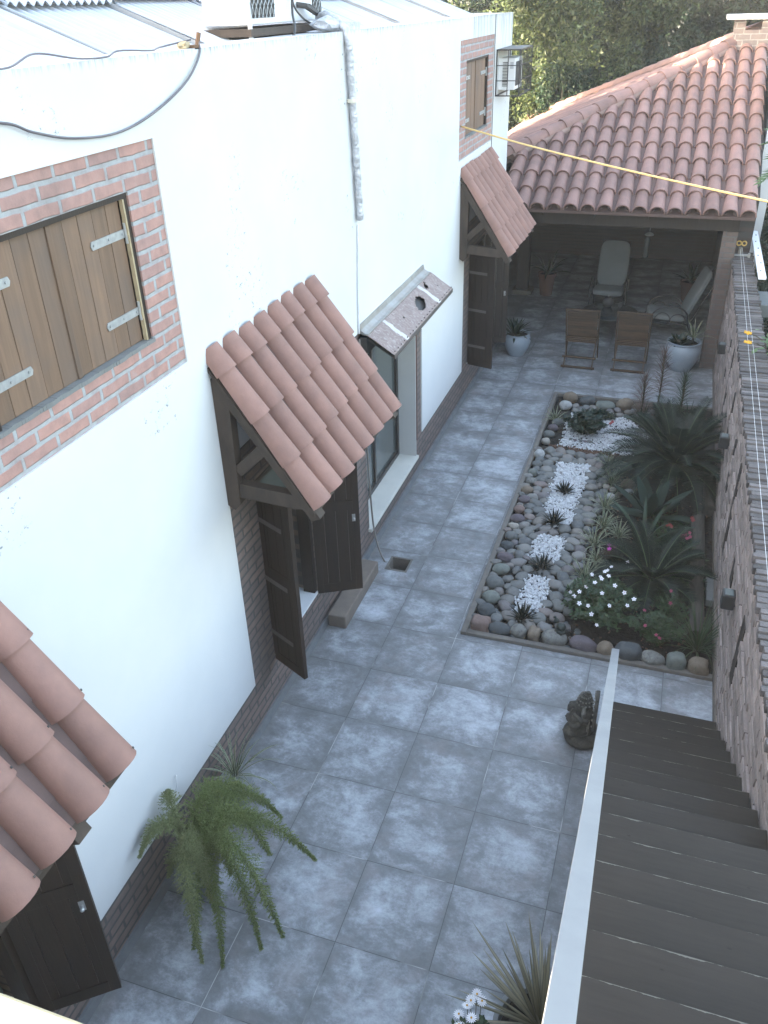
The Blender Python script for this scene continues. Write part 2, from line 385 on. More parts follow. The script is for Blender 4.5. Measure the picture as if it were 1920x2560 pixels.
M_step = simple('step_stone', (.20, .165, .135), (.13, .11, .095), scale=5, bump=.4)
M_sill = simple('pale_marble_sill', (.62, .60, .54), (.54, .53, .48), scale=4, rough=.5, bump=.05)
M_reveal = simple('grey_reveal', (.50, .50, .48), (.46, .46, .45), scale=3, bump=.05)
M_frame = simple('brown_aluminium', (.035, .03, .028), (.03, .027, .025), rough=.35, bump=0)
def glassm():
    t = NT('window_glass'); t.fin((.075, .085, .082), .12, 0, .8); return t.m
M_glass = glassm()
M_soil = simple('garden_soil', (.028, .023, .018), (.013, .011, .010), scale=16, rough=.95, bump=1.0, bscale=30, bd=.03)
M_ground = simple('ground_soil', (.06, .055, .035), (.035, .04, .022), scale=1.5, bump=.5)
M_log = simple('old_log', (.085, .075, .06), (.045, .04, .034), scale=5, bump=.8, bscale=20, streak=(5, .6, 5), bd=.02)
M_rope = simple('yellow_rope', (.80, .55, .22), (.66, .44, .17), scale=80, rough=.6, bump=.8, bscale=200)
M_string = simple('white_string', (.7, .7, .7), rough=.6, bump=0)
M_stone_cut = simple('statue_stone', (.085, .08, .068), (.042, .040, .035), scale=16, rough=.9, bump=1.0, bscale=60, bd=.015)
M_stone_hi = simple('statue_lichen', (.20, .19, .165), (.09, .085, .075), scale=30, rough=.9, bump=.8, bscale=70, bd=.01)
M_rail = simple('painted_rail', (.27, .27, .265), (.22, .22, .22), scale=5, rough=.75, bump=.05)
M_pot = simple('glazed_white_pot', (.28, .32, .36), (.22, .26, .30), scale=5, rough=.35, bump=.15, bscale=12)
M_terra = simple('terracotta_pot', (.13, .06, .042), (.10, .05, .036), scale=6, rough=.8)
M_greypot = simple('grey_planter', (.24, .25, .25), (.18, .19, .19), scale=6, rough=.7)
M_teak = simple('varnished_slat', (.09, .052, .028), (.045, .028, .018), scale=4, rough=.5, bump=.3, bscale=20, streak=(1, 6, 6), isl=.5)
M_cushion = simple('grey_cushion', (.20, .21, .205), (.17, .18, .175), scale=3, rough=.95, bump=.2, bscale=120)
M_tableglass = simple('dark_glass_top', (.03, .04, .045), rough=.15, bump=0)
M_parapet = simple('cream_parapet', (.42, .35, .22), (.34, .29, .19), scale=6, bump=.3)
M_gravel = simple('white_marble_chip', (.58, .59, .60), (.46, .47, .49), scale=30, rough=.7, isl=.35, bump=.1)
M_mulch = simple('brown_bark', (.13, .07, .045), (.06, .04, .03), scale=30, isl=.8)
def pebblemat():
    t = NT('river_pebble'); oi = t.n('ShaderNodeObjectInfo'); r_ = oi.outputs['Random']
    base = t.ramp(r_, [(0, (.115, .118, .115)), (.25, (.155, .157, .148)), (.45, (.092, .10, .104)), (.62, (.185, .168, .148)), (.78, (.125, .112, .118)), (.92, (.21, .208, .195)), (1, (.175, .13, .118))])
    n1 = t.noise(t.coord(), 2.5, 5); n2 = t.noise(t.coord(), 40, 4)
    col = t.mix(t.ramp(n1, [(.35, 0.0), (.75, .4)]), base, (.24, .24, .23)); col = t.mix(t.ramp(n2, [(.5, 0.0), (.7, .25)]), col, (.07, .07, .07))
    t.bump(n2, .15, .003); return t.fin(col, .72, 0, .35)
M_pebble = pebblemat()
def stonemat(name, c, speck=.25):
    c = tuple(x*.82 for x in c); d = tuple(x*.6 for x in c); t = NT(name); n1 = t.noise(t.coord(), 3, 6, .6); n2 = t.noise(t.coord(), 45, 5, .7)
    col = t.mix(t.ramp(n1, [(.35, 0.0), (.7, 1.0)]), c, d); col = t.mix(t.ramp(n2, [(.5, 0.0), (.65, speck)]), col, (.06, .06, .06))
    col = t.mix(t.ramp(n2, [(.28, speck), (.4, 0.0)]), col, (.4, .4, .38)); t.bump(n2, .3, .006); return t.fin(col, .8, 0, .3)
SM = {'grey': stonemat('grey_stone', (.17, .18, .175)), 'dark': stonemat('dark_stone', (.10, .11, .115)), 'mauve': stonemat('mauve_stone', (.165, .14, .155)),
      'pink': stonemat('pink_stone', (.26, .185, .16)), 'cream': stonemat('cream_stone', (.42, .39, .34)), 'white': stonemat('white_stone', (.50, .51, .50)),
      'tan': stonemat('tan_stone', (.25, .20, .15)), 'granite': stonemat('speckled_granite', (.25, .25, .23), .6), 'green': stonemat('greenish_stone', (.22, .24, .215))}

# ------------------------------------------------------------------ setting
g = MB().add([(-58,-30,-.4),(62,-30,-.4),(62,90,-.4),(-58,90,-.4)], [(0,1,2,3)]).build('ground', M_ground); tag(g, kind='structure')
GX0, GX1, GY0, GY1 = 1.229, 3.40, 3.07, 8.70           # the garden bed cut out of the paving
DX0, DX1, DY0, DY1 = .262, .455, 3.87, 4.07            # the open drain
def holes_floor(mb, X0, X1, Y0, Y1, holes, z):
    xs = sorted({X0, X1, *[h[i] for h in holes for i in (0, 1)]}); ys = sorted({Y0, Y1, *[h[i] for h in holes for i in (2, 3)]})
    for i in range(len(xs)-1):
        for j in range(len(ys)-1):
            mx, my = (xs[i]+xs[i+1])/2, (ys[j]+ys[j+1])/2
            if any(h[0] < mx < h[1] and h[2] < my < h[3] for h in holes): continue
            mb.add([(xs[i],ys[j],z),(xs[i+1],ys[j],z),(xs[i+1],ys[j+1],z),(xs[i],ys[j+1],z)], [(0,1,2,3)])
m = MB(); holes_floor(m, -.02, 3.41, -4.0, 10.65, [(GX0, GX1, GY0, GY1), (DX0, DX1, DY0, DY1)], 0.0)
m.add([(-1.3,10.65,0),(3.41,10.65,0),(3.41,16.45,0),(-1.3,16.45,0)], [(0,1,2,3)])
tag(m.build('courtyard_paving', M_floor), kind='structure')
# drain pit
m = MB()
for x0, x1, y0, y1 in ((DX0-.02, DX0, DY0-.02, DY1+.02), (DX1, DX1+.02, DY0-.02, DY1+.02), (DX0, DX1, DY0-.02, DY0), (DX0, DX1, DY1, DY1+.02)):
    m.box(x0, x1, y0, y1, -.34, .004)
m.box(DX0, DX1, DY0, DY1, -.36, -.33)
tag(m.build('drain_pit', M_conc, origin=(.36, 3.97, 0)), 'open square drain hole in the paving with a hose end hanging into it', 'drain')
# soil bed
m = MB(); nx, ny = 44, 100; idx = lambda i, j: i*(ny+1)+j
for i in range(nx+1):
    for j in range(ny+1):
        x = GX0+(GX1-GX0)*i/nx; y = GY0+(GY1-GY0)*j/ny
        m.v.append((x, y, .0+.03*mn.noise(Vector((x*2, y*2, 0)))+.012*mn.noise(Vector((x*14, y*14, 3)))-.01))
for i in range(nx):
    for j in range(ny): m.f.append((idx(i,j), idx(i+1,j), idx(i+1,j+1), idx(i,j+1)))
tag(m.build('garden_soil', M_soil, smooth=180), kind='structure')
# kerb: thin concrete edging on three sides
m = MB(); m.box(GX0, GX0+.055, GY0, GY1, -.05, .035); m.box(GX0+.055, GX1-.01, GY0, GY0+.055, -.05, .035); m.box(GX0+.055, GX1-.01, GY1-.055, GY1, -.05, .035)
tag(m.build('garden_kerb', M_conc, bevel=.006), kind='structure')

# ------------------------------------------------------------------ the white house
house = thing('white_house', 'long white plastered house with brick plinth and zinc roof', 'house', (0, 5, 0))
YE = 10.65; YS = -2.6
brickzones = [(-.6, 1.244, 3.19, 4.38), (7.66, 9.49, 3.27, 4.53), (1.475, 6.065, .475, 2.40), (8.04, 9.75, .475, 2.45), (-2.5, -.72, .475, 2.45)]
m = MB(); holes_wall(m, 0, -.045, YS, YE, .475, 4.75, brickzones)
# coping, slightly uneven
m.box(-.32, -.045, YS, YE, 4.60, 4.745)
m.build('plaster_wall', M_plaster, house)
openings = {'near': (-.24, .965, 3.42, 4.175), 'far': (8.0, 9.21, 3.49, 4.315), 'door_c': (1.86, 2.745, .465, 2.06), 'win': (4.15, 5.83, .25, 2.2),
            'door_f': (8.41, 9.31, .465, 2.06), 'door_n': (-2.0, -1.06, .465, 2.06)}
m = MB(); holes_wall(m, -.014, -.30, YS, YE, -.3, 3.0, [openings[k] for k in ('door_c', 'win', 'door_f', 'door_n')])
m.build('brick_plinth', M_brick_lo, house)
m = MB(); holes_wall(m, -.010, -.30, YS, YE, 3.0, 4.60, [openings['near'], openings['far']])
m.build('brick_surround', M_brick_hi, house)
m = MB().prism([(-.02, .055), (.004, .055), (.024, .0), (.024, -.02), (-.02, -.02)], 'y', YS, YE); m.v = [(a, b, c) for a, b, c in m.v]
m.build('mortar_skirting', simple('skirting_mortar', (.15, .16, .165), (.11, .115, .12), scale=7, bump=.4), house)
# other sides of the house, floors inside
m = MB(); m.box(-7.2, -7.0, YS, YE, -.3, 4.6); m.box(-7.0, -.3, YE-.25, YE-.02, -.3, 4.75); m.box(-7.0, -.3, YS, YS+.25, -.3, 4.75); m.box(-7.0, -.3, YS+.25, YE-.25, 3.0, 3.12)
m.box(-7.0, -.3, YS+.25, YE-.25, -.1, .2)
m.build('outer_walls', M_plaster, house)
m = MB().box(-1.6, -1.5, YS+.3, YE-.3, .2, 3.0); m.box(-1.6, -1.5, YS+.3, YE-.3, 3.12, 4.6)
m.build('inner_wall', simple('dim_interior', (.10, .09, .08), (.07, .06, .055)), house)
# corrugated roof: rises away from the courtyard
def corrugated(x0, x1, y0, y1, z0, slope, amp=.014, pitch=.076):
    m = MB(); n = int((y1-y0)/pitch*6); 
    for i in range(n+1):
        y = y0+(y1-y0)*i/n; dz = amp*math.cos(2*math.pi*(y-y0)/pitch)
        for x in (x0, (x0+x1)/2, x1): m.v.append((x, y, z0+slope*(-x)+dz))
    for i in range(n):
        for k in range(2): m.f.append((i*3+k, i*3+k+1, (i+1)*3+k+1, (i+1)*3+k))
    return m
SL = .37
i = 0; y = YS+.1
while y < YE-.15:
    y1 = min(y+1.10, YE-.12)
    corrugated(-.30, -1.4, y, y1, 4.52+(.022 if i % 2 else 0)+.012, SL).build('roof_sheet', M_corr, house, smooth=180)
    corrugated(-1.10, -6.3, y, y1, 4.52+.052+(.022 if i % 2 else 0), SL).build('roof_sheet', M_corr, house, smooth=180)
    y += 1.045; i += 1
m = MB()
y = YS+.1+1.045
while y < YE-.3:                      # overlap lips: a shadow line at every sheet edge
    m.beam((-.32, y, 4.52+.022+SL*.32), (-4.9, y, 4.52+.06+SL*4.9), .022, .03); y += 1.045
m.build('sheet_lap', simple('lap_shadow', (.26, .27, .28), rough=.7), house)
# render seam near the far corner
MB().box(0, .006, 9.49, 9.502, 2.5, 4.75).build('seam', M_dark, house)

# shuttered windows
def shutter_window(y0, y1, z0, z1, name, nplank=10):
    wn_ = MB(); e = .028   # dark timber frame lining the recess
    wn_.box(-.13, -.02, y1-.03, y1-.002, z0+.002, z1-.002); wn_.box(-.13, -.02, y0+.002, y0+.03, z0+.002, z1-.002); wn_.box(-.13, -.02, y0+.03, y1-.03, z1-.028, z1-.002)
    fr = wn_.build('shutter_window', M_doorwood, house)
    yc = (y0+y1)/2; n2 = nplank//2
    for s_, (a, b) in enumerate(((y0+.034, yc-.004), (yc+.004, y1-.045))):
        m = MB(); wpl = (b-a)/n2
        for k in range(n2):
            off = random.uniform(-.0015, .0015)
            m.box(-.075+off, -.045+off, a+k*wpl+.0016, a+(k+1)*wpl-.0016, z0+.012, z1-.034)
        if s_ == 1: m.box(-.046, -.036, a-.012, a+.02, z0+.012, z1-.034)
        lf = m.build('shutter', M_shutter, fr, bevel=.0025)
    for zz in (z0+.17, z1-.19):
        for (pa, pb) in ((y0+.034, y0+.034+.27), (y1-.045-.27, y1-.045)):
            hm = MB(); hm.prism([(pa, zz-.02), (pb, zz-.02), (pb+(.01 if pa < yc else 0), zz), (pb, zz+.02), (pa, zz+.02), (pa-(.01 if pa > yc else 0), zz)], 'x', -.043, -.038)
            for q in (.05, .5, .93): hm.tube([(-.039, pa+.27*q, zz), (-.033, pa+.27*q, zz)], .007, 6)
            if pa > yc: hm.tube([(-.034, y1-.04, zz-.05), (-.034, y1-.04, zz+.05)], .009, 8)
            hm.build('strap_hinge', M_hinge, fr)
    if name == 'near':
        fm = MB(); pts = []
        n = 26
        for k in range(n):
            z = z0+.01+(z1-z0-.04)*k/(n-1); wv = .008+.005*mn.noise(Vector((k*.7, 0, 0)))
            pts.append((z, wv))
        fm.prism([(y1-.034-w_, z) for z, w_ in pts]+[(y1-.03, z) for z, w_ in pts[::-1]], 'x', -.04, -.019)
        fm.build('foam_filler', M_foam, fr)
    # rough mortar bed on the sill
    sm = MB(); n = 60
    for k in range(n):
        y = y0-.01+(y1-y0+.02)*k/n; hh = .008+.010*abs(mn.noise(Vector((y*9, 1, 0)))); dd = .004+.012*abs(mn.noise(Vector((y*7, 5, 0))))
        sm.box(-.12, -.010+dd, y, y+(y1-y0+.02)/n*1.02, z0-.012, z0+hh)
    sm.build('mortar_sill', M_render, fr)
    return fr
shutter_window(*openings['near'], 'near', 10)
shutter_window(*openings['far'], 'far', 6)

# doors / full height shutters: plank leaves with strap hinges, hinged on the wall
def leaf(hinge, free, z0, z1, handle=False, straps=(.18, .5, .82)):
    hx, hy = hinge; fx, fy = free; d = Vector((fx-hx, fy-hy, 0)); W = d.length; d.normalize(); nrm = Vector((-d.y, d.x, 0))
    if nrm.y > 0: nrm = -nrm              # the side turned to the camera
    th = .035; c = lambda a, o, z: Vector((hx, hy, 0))+d*a+nrm*o+Vector((0, 0, z))
    m = MB()
    def slab(a0, a1, o0, o1, za, zb):
        vs = [c(a0,o0,za), c(a1,o0,za), c(a1,o1,za), c(a0,o1,za), c(a0,o0,zb), c(a1,o0,zb), c(a1,o1,zb), c(a0,o1,zb)]
        m.add(vs, [(0,3,2,1),(4,5,6,7),(0,1,5,4),(1,2,6,5),(2,3,7,6),(3,0,4,7)])
    n = 4
    for k in range(n): slab(W*k/n+.0015, W*(k+1)/n-.0015, -th/2+.006, th/2-.006, z0+.001, z1-.001)
    slab(0, .055, -th/2, th/2, z0, z1); slab(W-.055, W, -th/2, th/2, z0, z1)
    for zz in (z0, z0+(z1-z0)*.52, z1-.09): slab(.055, W-.055, -th/2, th/2, zz, zz+.09)
    lf = m.build('door_leaf', M_doorwood, house, bevel=.002)
    if straps:
        for q in straps:
            m = MB(); zz = z0+(z1-z0)*q; slab(.0, W*.72, th/2, th/2+.005, zz-.018, zz+.018)
            m.build('strap_hinge', M_dullstrap, lf)
    m = MB(); zz = z0+(z1-z0)*.47
    slab(W-.064, W-.036, th/2, th/2+.004, zz-.035, zz+.035)
    m.ball(c(W-.05, th/2+.025, zz), .012, sub=2); m.tube([c(W-.05, th/2, zz), c(W-.05, th/2+.03, zz)], .008, 8)
    if handle: m.build('handle', simple('nickel_handle', (.5, .5, .5), rough=.35, metal=.8, bump=0), lf)
    return lf
leaf((.0, 1.865), (.325, 1.70), .43, 2.05)
leaf((.0, 2.74), (.355, 2.93), .45, 2.05, handle=True, straps=None)
leaf((.0, 8.415), (.365, 8.31), .45, 2.06)
leaf((.0, 9.30), (.345, 9.42), .45, 2.06, handle=True, straps=None)
leaf((.0, -1.065), (.31, -.82), .45, 2.05, handle=True, straps=None)
for k, dy in (('door_c', 0), ('door_f', 0), ('door_n', 0)):
    y0, y1, z0, z1 = openings[k]
    m = MB(); m.box(-.12, -.012, y0+.001, y0+.045, z0, z1-.002); m.box(-.12, -.012, y1-.045, y1-.001, z0, z1-.002); m.box(-.12, -.012, y0+.045, y1-.045, z1-.047, z1-.002)
    dr = m.build('door_frame', M_doorwood, house)
    MB().box(-.30, .004, y0-.0, y1+.0, z0-.015, z0+.003).build('sill', M_whitepaint, dr)
    MB().box(-.20, -.19, y0+.04, y1-.04, z0+.02, z1-.05).build('pane', M_glass, dr)

# glazed window with marble sill
y0, y1, z0, z1 = openings['win']
m = MB(); m.box(-.27, -.21, y0+.001, y0+.06, z0+.02, z1-.001); m.box(-.27, -.21, y1-.075, y1-.014, z0+.02, z1-.001); m.box(-.27, -.21, y0+.06, y1-.075, z0+.02, z0+.075); m.box(-.27, -.21, y0+.06, y1-.075, z1-.06, z1-.001)
m.box(-.262, -.215, 4.95, 5.0, z0+.075, z1-.06)
wf = m.build('glazed_window', M_frame, house, bevel=.003)
MB().box(-.245, -.238, y0+.05, y1-.07, z0+.07, z1-.05).build('pane', M_glass, wf)
MB().box(-.27, .022, y0-.03, y1+.02, z0-.018, z0+.02).build('sill', M_sill, wf, bevel=.003)
m = MB(); m.box(-.30, -.004, y1-.0135, y1+.004, z0+.0205, z1); m.build('reveal', M_reveal, wf)
MB().box(-.012, .004, y1+.004, y1+.03, .47, 2.38).build('trim', simple('dark_red_trim', (.09, .035, .025), rough=.6), wf)

# ------------------------------------------------------------------ tiled canopies
def canopy(y0, ncol, label, brackets=(0, 1)):
    t_ = thing('tiled_canopy', label, 'canopy', (0, y0+ncol*.217/2, 2.2), 'small tiled canopies over the openings of the white house')
    ang = math.atan2(.965, .657); d = Vector((math.cos(ang), 0, -math.sin(ang))); n = Vector((math.sin(ang), 0, math.cos(ang)))
    cov = MB(); pan = MB(); sp = .217
    edges = [.16, .50, .835, 1.175]
    for k in range(ncol):
        yc = y0+.105+k*sp; jit = random.uniform(-.008, .008); P0 = Vector((-.03, yc, 3.135))
        prev = -.02
        for j, e in enumerate(edges):
            st = max(-.02, e-.45); p = P0+d*(st+jit)+n*(.0+.004*math.sin(k*2.1+j))
            # the upper tile rides on the lower one
            q = random.uniform(-.016, .016)
            dd = (d+Vector((0, q, 0))).normalized()
            L_ = e-st
            r0 = .077+.022*(1-L_/.47) if L_ < .44 else .079
            barrel(cov, p+n*.002*(4-j), dd, n, L_, r0*.90, .0935, h=1.02, seg=9)
        if k < ncol-1:
            for e in (.35, .69, 1.03, 1.16):
                st = max(0, e-.42); barrel(pan, Vector((-.02, yc+sp/2, 3.135))+d*st+n*(.030-.0015*e*10), d, -n, e-st, .09, .075, seg=6, h=.4)
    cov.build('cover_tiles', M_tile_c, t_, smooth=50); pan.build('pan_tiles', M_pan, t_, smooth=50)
    h = MB()
    for k in range(ncol):           # nail holes near the lower edge of every tile
        yc = y0+.105+k*sp
        for e in edges:
            p = Vector((-.03, yc, 3.135))+d*(e-.035); a = R(52); p = p+Vector((0, -1, 0))*0
            for s_ in (1,):
                s__ = d.cross(n).normalized(); q = p+s__*(math.cos(a)*.094*-s_)+n*(math.sin(a)*.0965); nn = (s__*(-s_*math.cos(a))+n*math.sin(a)).normalized()
                h.tube([q, q+nn*.004], .0055, 7)
    h.build('nail_hole', M_dark, t_)
    yend = y0+ncol*sp
    b = MB(); pA = Vector((.0, 0, 3.075)); pB = pA+d*1.12
    b.add([(pA.x, y0+.02, pA.z), (pB.x, y0+.02, pB.z), (pB.x, yend-.03, pB.z), (pA.x, yend-.03, pA.z),
           (pA.x, y0+.02, pA.z-.03), (pB.x, y0+.02, pB.z-.03), (pB.x, yend-.03, pB.z-.03), (pA.x, yend-.03, pA.z-.03)], [(0,1,2,3),(7,6,5,4),(0,4,5,1),(1,5,6,2),(2,6,7,3),(3,7,4,0)])
    b.build('board', M_bracket, t_)
    for q in brackets:
        yb = y0+.075 if q == 0 else (yend-.085 if q == 1 else yend-.42)
        w_ = MB(); hw = .04
        w_.prism([(.0, 2.10), (.05, 2.07), (.095, 2.12), (.105, 2.86), (.0, 3.0)], 'y', yb-hw, yb+hw)                       # wall post
        w_.prism([(.10, 2.17), (.52, 2.145), (.565, 2.17), (.50, 2.25), (.105, 2.275)], 'y', yb-hw+.004, yb+hw-.004)          # arm
        w_.prism([(.0, 2.96), (.03, 3.035), (.665, 2.105), (.60, 2.075), (.55, 2.15)], 'y', yb-hw-.003, yb+hw+.003)          # rafter
        w_.beam((.10, yb, 2.36), (.33, yb, 2.575), .07, .075)                                                              # brace
        w_.build('bracket', M_bracket, t_, bevel=.003)
    return t_
canopy(-2.37, 8, 'nearest terracotta tile canopy, cut off by the lower left corner, over the first door', (2,))
canopy(1.42, 8, 'middle terracotta tile canopy on the white wall beside the metal window hood')
canopy(7.74, 8, 'farthest terracotta tile canopy on the white wall next to the pavilion roof')

# window hood of folded sheet with holes
t_ = thing('window_hood', 'battered brown sheet metal hood with holes over the glazed window', 'awning', (0, 5.1, 2.3))
def sheetmat():
    t = NT('flaking_sheet'); v = t.geo('Position'); n1 = t.noise(t.map(v, scale=(1, 1, 1)), 10, 5, .7); 
    wv = t.n('ShaderNodeTexWave', wave_type='BANDS', bands_direction='Y'); t.l(v, wv.inputs[0]); wv.inputs['Scale'].default_value = 7; wv.inputs['Distortion'].default_value = 14; wv.inputs['Detail'].default_value = 3; wv.inputs['Detail Scale'].default_value = 2.2
    col = t.mix(t.ramp(wv.outputs['Fac'], [(.80, 0.0), (.93, .55)]), (.20, .145, .13), (.36, .33, .315))
    P = t.sep(v)
    for yb in (4.48, 5.62):
        col = t.mix(t.math('LESS_THAN', t.math('ABSOLUTE', t.math('ADD', t.math('SUBTRACT', P[1], yb), t.math('MULTIPLY', t.math('SUBTRACT', n1, .5), .10))), .035), col, (.47, .45, .44))
    col = t.mix(t.ramp(n1, [(.5, 0.0), (.75, .6)]), col, (.33, .27, .25)); t.bump(n1, .3, .006); return t.fin(col, .6, .2)
a = Vector((.085, 0, 2.385)); b = Vector((.335, 0, 2.225)); d = (b-a)
# sheet with ragged holes: grid minus cells
m = MB(); nu, nv = 22, 180; ya, yb = 4.05, 6.13
hol = [(5.30, .50, .15, .22), (5.74, .24, .045, .10), (4.80, .42, .02, .035), (5.80, .10, .025, .05), (5.95, .52, .012, .02)]
def inh(y, u):
    return any(((y-h[0]+.02*mn.noise(Vector((u*9, y*9, 1))))/h[2])**2+((u-h[1]+(y-h[0])*.8)/h[3])**2 < 1 for h in hol)
for i in range(nv+1):
    for j in range(nu+1):
        y = ya+(yb-ya)*i/nv; u = j/nu; p = a+d*u; m.v.append((p.x, y, p.z+.006*mn.noise(Vector((u*3, y*4, 0)))))
for i in range(nv):
    for j in range(nu):
        if not inh(ya+(yb-ya)*(i+.5)/nv, (j+.5)/nu): m.f.append((i*(nu+1)+j, i*(nu+1)+j+1, (i+1)*(nu+1)+j+1, (i+1)*(nu+1)+j))
hs = m.build('sheet', sheetmat(), t_, smooth=180); so_ = hs.modifiers.new('s', 'SOLIDIFY'); so_.thickness = .004
m = MB(); m.prism([(0, 2.47), (.012, 2.47), (.02, 2.425), (.06, 2.40), (.088, 2.395), (.088, 2.38), (.05, 2.385), (0, 2.40)], 'y', ya, yb-.02)
m.build('flashing', simple('zinc_flashing', (.33, .33, .32), (.24, .22, .20), scale=6, rough=.5, metal=.3), t_)
m = MB(); m.beam((.333, ya, 2.205), (.333, yb, 2.205), .012, .04); m.beam((.08, yb-.004, 2.375), (.335, yb-.004, 2.20), .03, .012)
for k in range(22):
    y = ya+.05+k*.096; m.tube([(.322, y, 2.238), (.326, y, 2.246)], .006, 6)
m.build('rim', simple('hood_rim', (.10, .085, .08), rough=.6), t_)


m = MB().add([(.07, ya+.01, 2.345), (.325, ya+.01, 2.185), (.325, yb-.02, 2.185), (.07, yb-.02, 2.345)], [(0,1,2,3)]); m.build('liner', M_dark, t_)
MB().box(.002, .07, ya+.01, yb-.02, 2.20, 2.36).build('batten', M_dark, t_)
# ------------------------------------------------------------------ pavilion with the big tiled roof
pav = thing('pavilion', 'open pavilion under a large hipped terracotta tile roof at the far end of the courtyard', 'pavilion', (1.6, 13, 0))
TP = math.tan(R(23)); ZE = 2.30; XL = -1.2; YF = 10.0; XA = 3.56; YA = YF+(XA-XL); YB = 2*YA-YF
ca, sa = math.cos(R(23)), math.sin(R(23)); EXP = .405; SPX = .238
cov = MB(); pan = MB()
dF = Vector((0, -ca, -sa)); nF = Vector((0, -sa, ca))          # front slope: down towards the camera
k = 0; x = 3.47
while x > -.05:
    jit = random.uniform(-.012, .012); j = 0
    while True:
        lo = j*EXP-.04                                # distance of the lower end up the slope
        ylo = YF+lo*ca; 
        if ylo-YF > (x-XL)-.02: break
        L_ = .46; top = min(lo+L_, (x-XL)/ca-.02)
        if top-lo > .06 and not (x < .10 and ylo < 10.66):
            P = Vector((x+random.uniform(-.004, .004), YF+top*ca, ZE+top*sa))+nF*(.012+.004*math.sin(j+k)+jit*.3)
            sk = random.uniform(-.012, .012)
            barrel(cov, P, (dF+Vector((sk, 0, 0))).normalized(), nF, top-lo, .080, .110, seg=9, h=1.05, th=.016)
        j += 1
    xp = x-SPX/2; j = 0
    while xp > 0.02:
        lo = j*EXP-.02; ylo = YF+lo*ca; top = min(lo+.44, (xp-XL)/ca)
        if top-lo < .05: break
        if not (xp < .12 and ylo < 10.66):
            barrel(pan, Vector((xp, YF+top*ca, ZE+top*sa))+nF*.055, dF, -nF, top-lo, .105, .085, seg=5, h=.5)
        j += 1
    x -= SPX; k += 1
dL = Vector((-ca, 0, -sa)); nL = Vector((-sa, 0, ca))          # left slope
y = 10.85
while y < YB-.2:
    lim = min(y-YF, YB-y); j = 0
    while True:
        lo = j*EXP-.04; top = min(lo+.46, lim/ca-.02)
        if top-lo < .06: break
        if not (y < 11.0 and lo < 1.0):
            barrel(cov, Vector((XL+top*ca, y, ZE+top*sa))+nL*(.012+random.uniform(-.003, .003)), dL, nL, top-lo, .082, .105, seg=7)
        j += 1
    y += SPX
slab_ = MB()
zt = lambda d_: ZE-.02+d_*TP
slab_.add([(.01, YF-.02, zt(0)), (XA, YF-.02, zt(0)), (XA, YA, zt(YA-YF)), (.01, YF+(.01-XL), zt(.01-XL))], [(0,1,2,3)])
slab_.add([(XL, 10.66+(0), zt(0)), (XL+.66, 10.66, zt(.66)), (XA, YA, zt(YA-YF)), (XL, YB, zt(0))], [(0,1,2,3)])
slab_.add([(XL, YB, zt(0)), (XA, YA, zt(YA-YF)), (XA, YB, zt(0))], [(0,1,2)])
so_ = slab_.build('roof_deck', M_pan, pav, fixn=False); md = so_.modifiers.new('s', 'SOLIDIFY'); md.thickness = .04; md.offset = -1 
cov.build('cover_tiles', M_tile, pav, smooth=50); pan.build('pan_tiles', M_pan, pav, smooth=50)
hip = MB(); mort = MB()
H0 = Vector((XL+1.16, YF+1.16, ZE+1.16*TP)); H1 = Vector((XA, YA, ZE+(XA-XL)*TP)); hd = (H0-H1).normalized(); hn = Vector((-.39*.7, -.39*.7, .92)).normalized(); hn = (hn-hd*hn.dot(hd)).normalized()
Lh = (H1-H0).length; n = 16
for i in range(n+1):
    p = H1+hd*(Lh*i/n-.12); barrel(hip, p+hn*(.075+.004*math.sin(i*1.7)), hd, hn, Lh/n+.10, .100, .124, seg=10)
mort.tube([H0+hn*.03, H1+hn*.03], .115, 8)
H2 = Vector((XL, YB, ZE)); hd2 = (H2-H1).normalized(); hn2 = Vector((-.27, .27, .92)); hn2 = (hn2-hd2*hn2.dot(hd2)).normalized(); L2 = (H2-H1).length
for i in range(17):
    barrel(hip, H1+hd2*(L2*i/17-.05)+hn2*.07, hd2, hn2, L2/17+.10, .115, .135, seg=9)
mort.tube([H1+hn2*.03, H2+hn2*.03], .11, 8)
hip.build('hip_tiles', M_tile, pav, smooth=50); mort.build('hip_mortar', M_mortar, pav, smooth=60)
MB().box(.02, 3.40, 10.22, 10.36, 2.04, 2.28).build('front_beam', M_darkwood, pav, bevel=.006)
MB().box(XL+.1, XL+.22, 10.7, 18.4, 2.04, 2.26).build('side_beam', M_darkwood, pav)
for x in (.6, 1.35, 2.1, 2.85): 
    MB().box(x, x+.07, 10.05, 12.8, 2.18, 2.27).build('rafter', M_darkwood, pav)
for z_, (x0, x1, yy) in enumerate(((.0, 3.39, 13.3),)): MB().box(x0, x1, yy, yy+.14, 2.25, 2.45).build('cross_beam', M_darkwood, pav)
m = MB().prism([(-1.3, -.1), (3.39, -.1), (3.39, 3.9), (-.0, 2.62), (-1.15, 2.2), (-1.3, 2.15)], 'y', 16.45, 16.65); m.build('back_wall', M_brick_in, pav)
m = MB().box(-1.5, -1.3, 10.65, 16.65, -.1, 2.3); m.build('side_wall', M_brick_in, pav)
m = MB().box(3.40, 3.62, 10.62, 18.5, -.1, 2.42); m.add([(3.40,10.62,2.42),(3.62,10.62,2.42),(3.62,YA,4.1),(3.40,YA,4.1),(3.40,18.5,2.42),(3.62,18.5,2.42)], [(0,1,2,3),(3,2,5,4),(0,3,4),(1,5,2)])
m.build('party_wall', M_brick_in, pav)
# timber post on a stone footing
p_ = MB().box(-.22, -.0, 13.34, 13.56, .07, 2.3).build('post', M_darkwood, pav, bevel=.01)
MB().box(-.29, .08, 13.27, 13.63, 0, .09).build('footing', M_step, p_, bevel=.01)
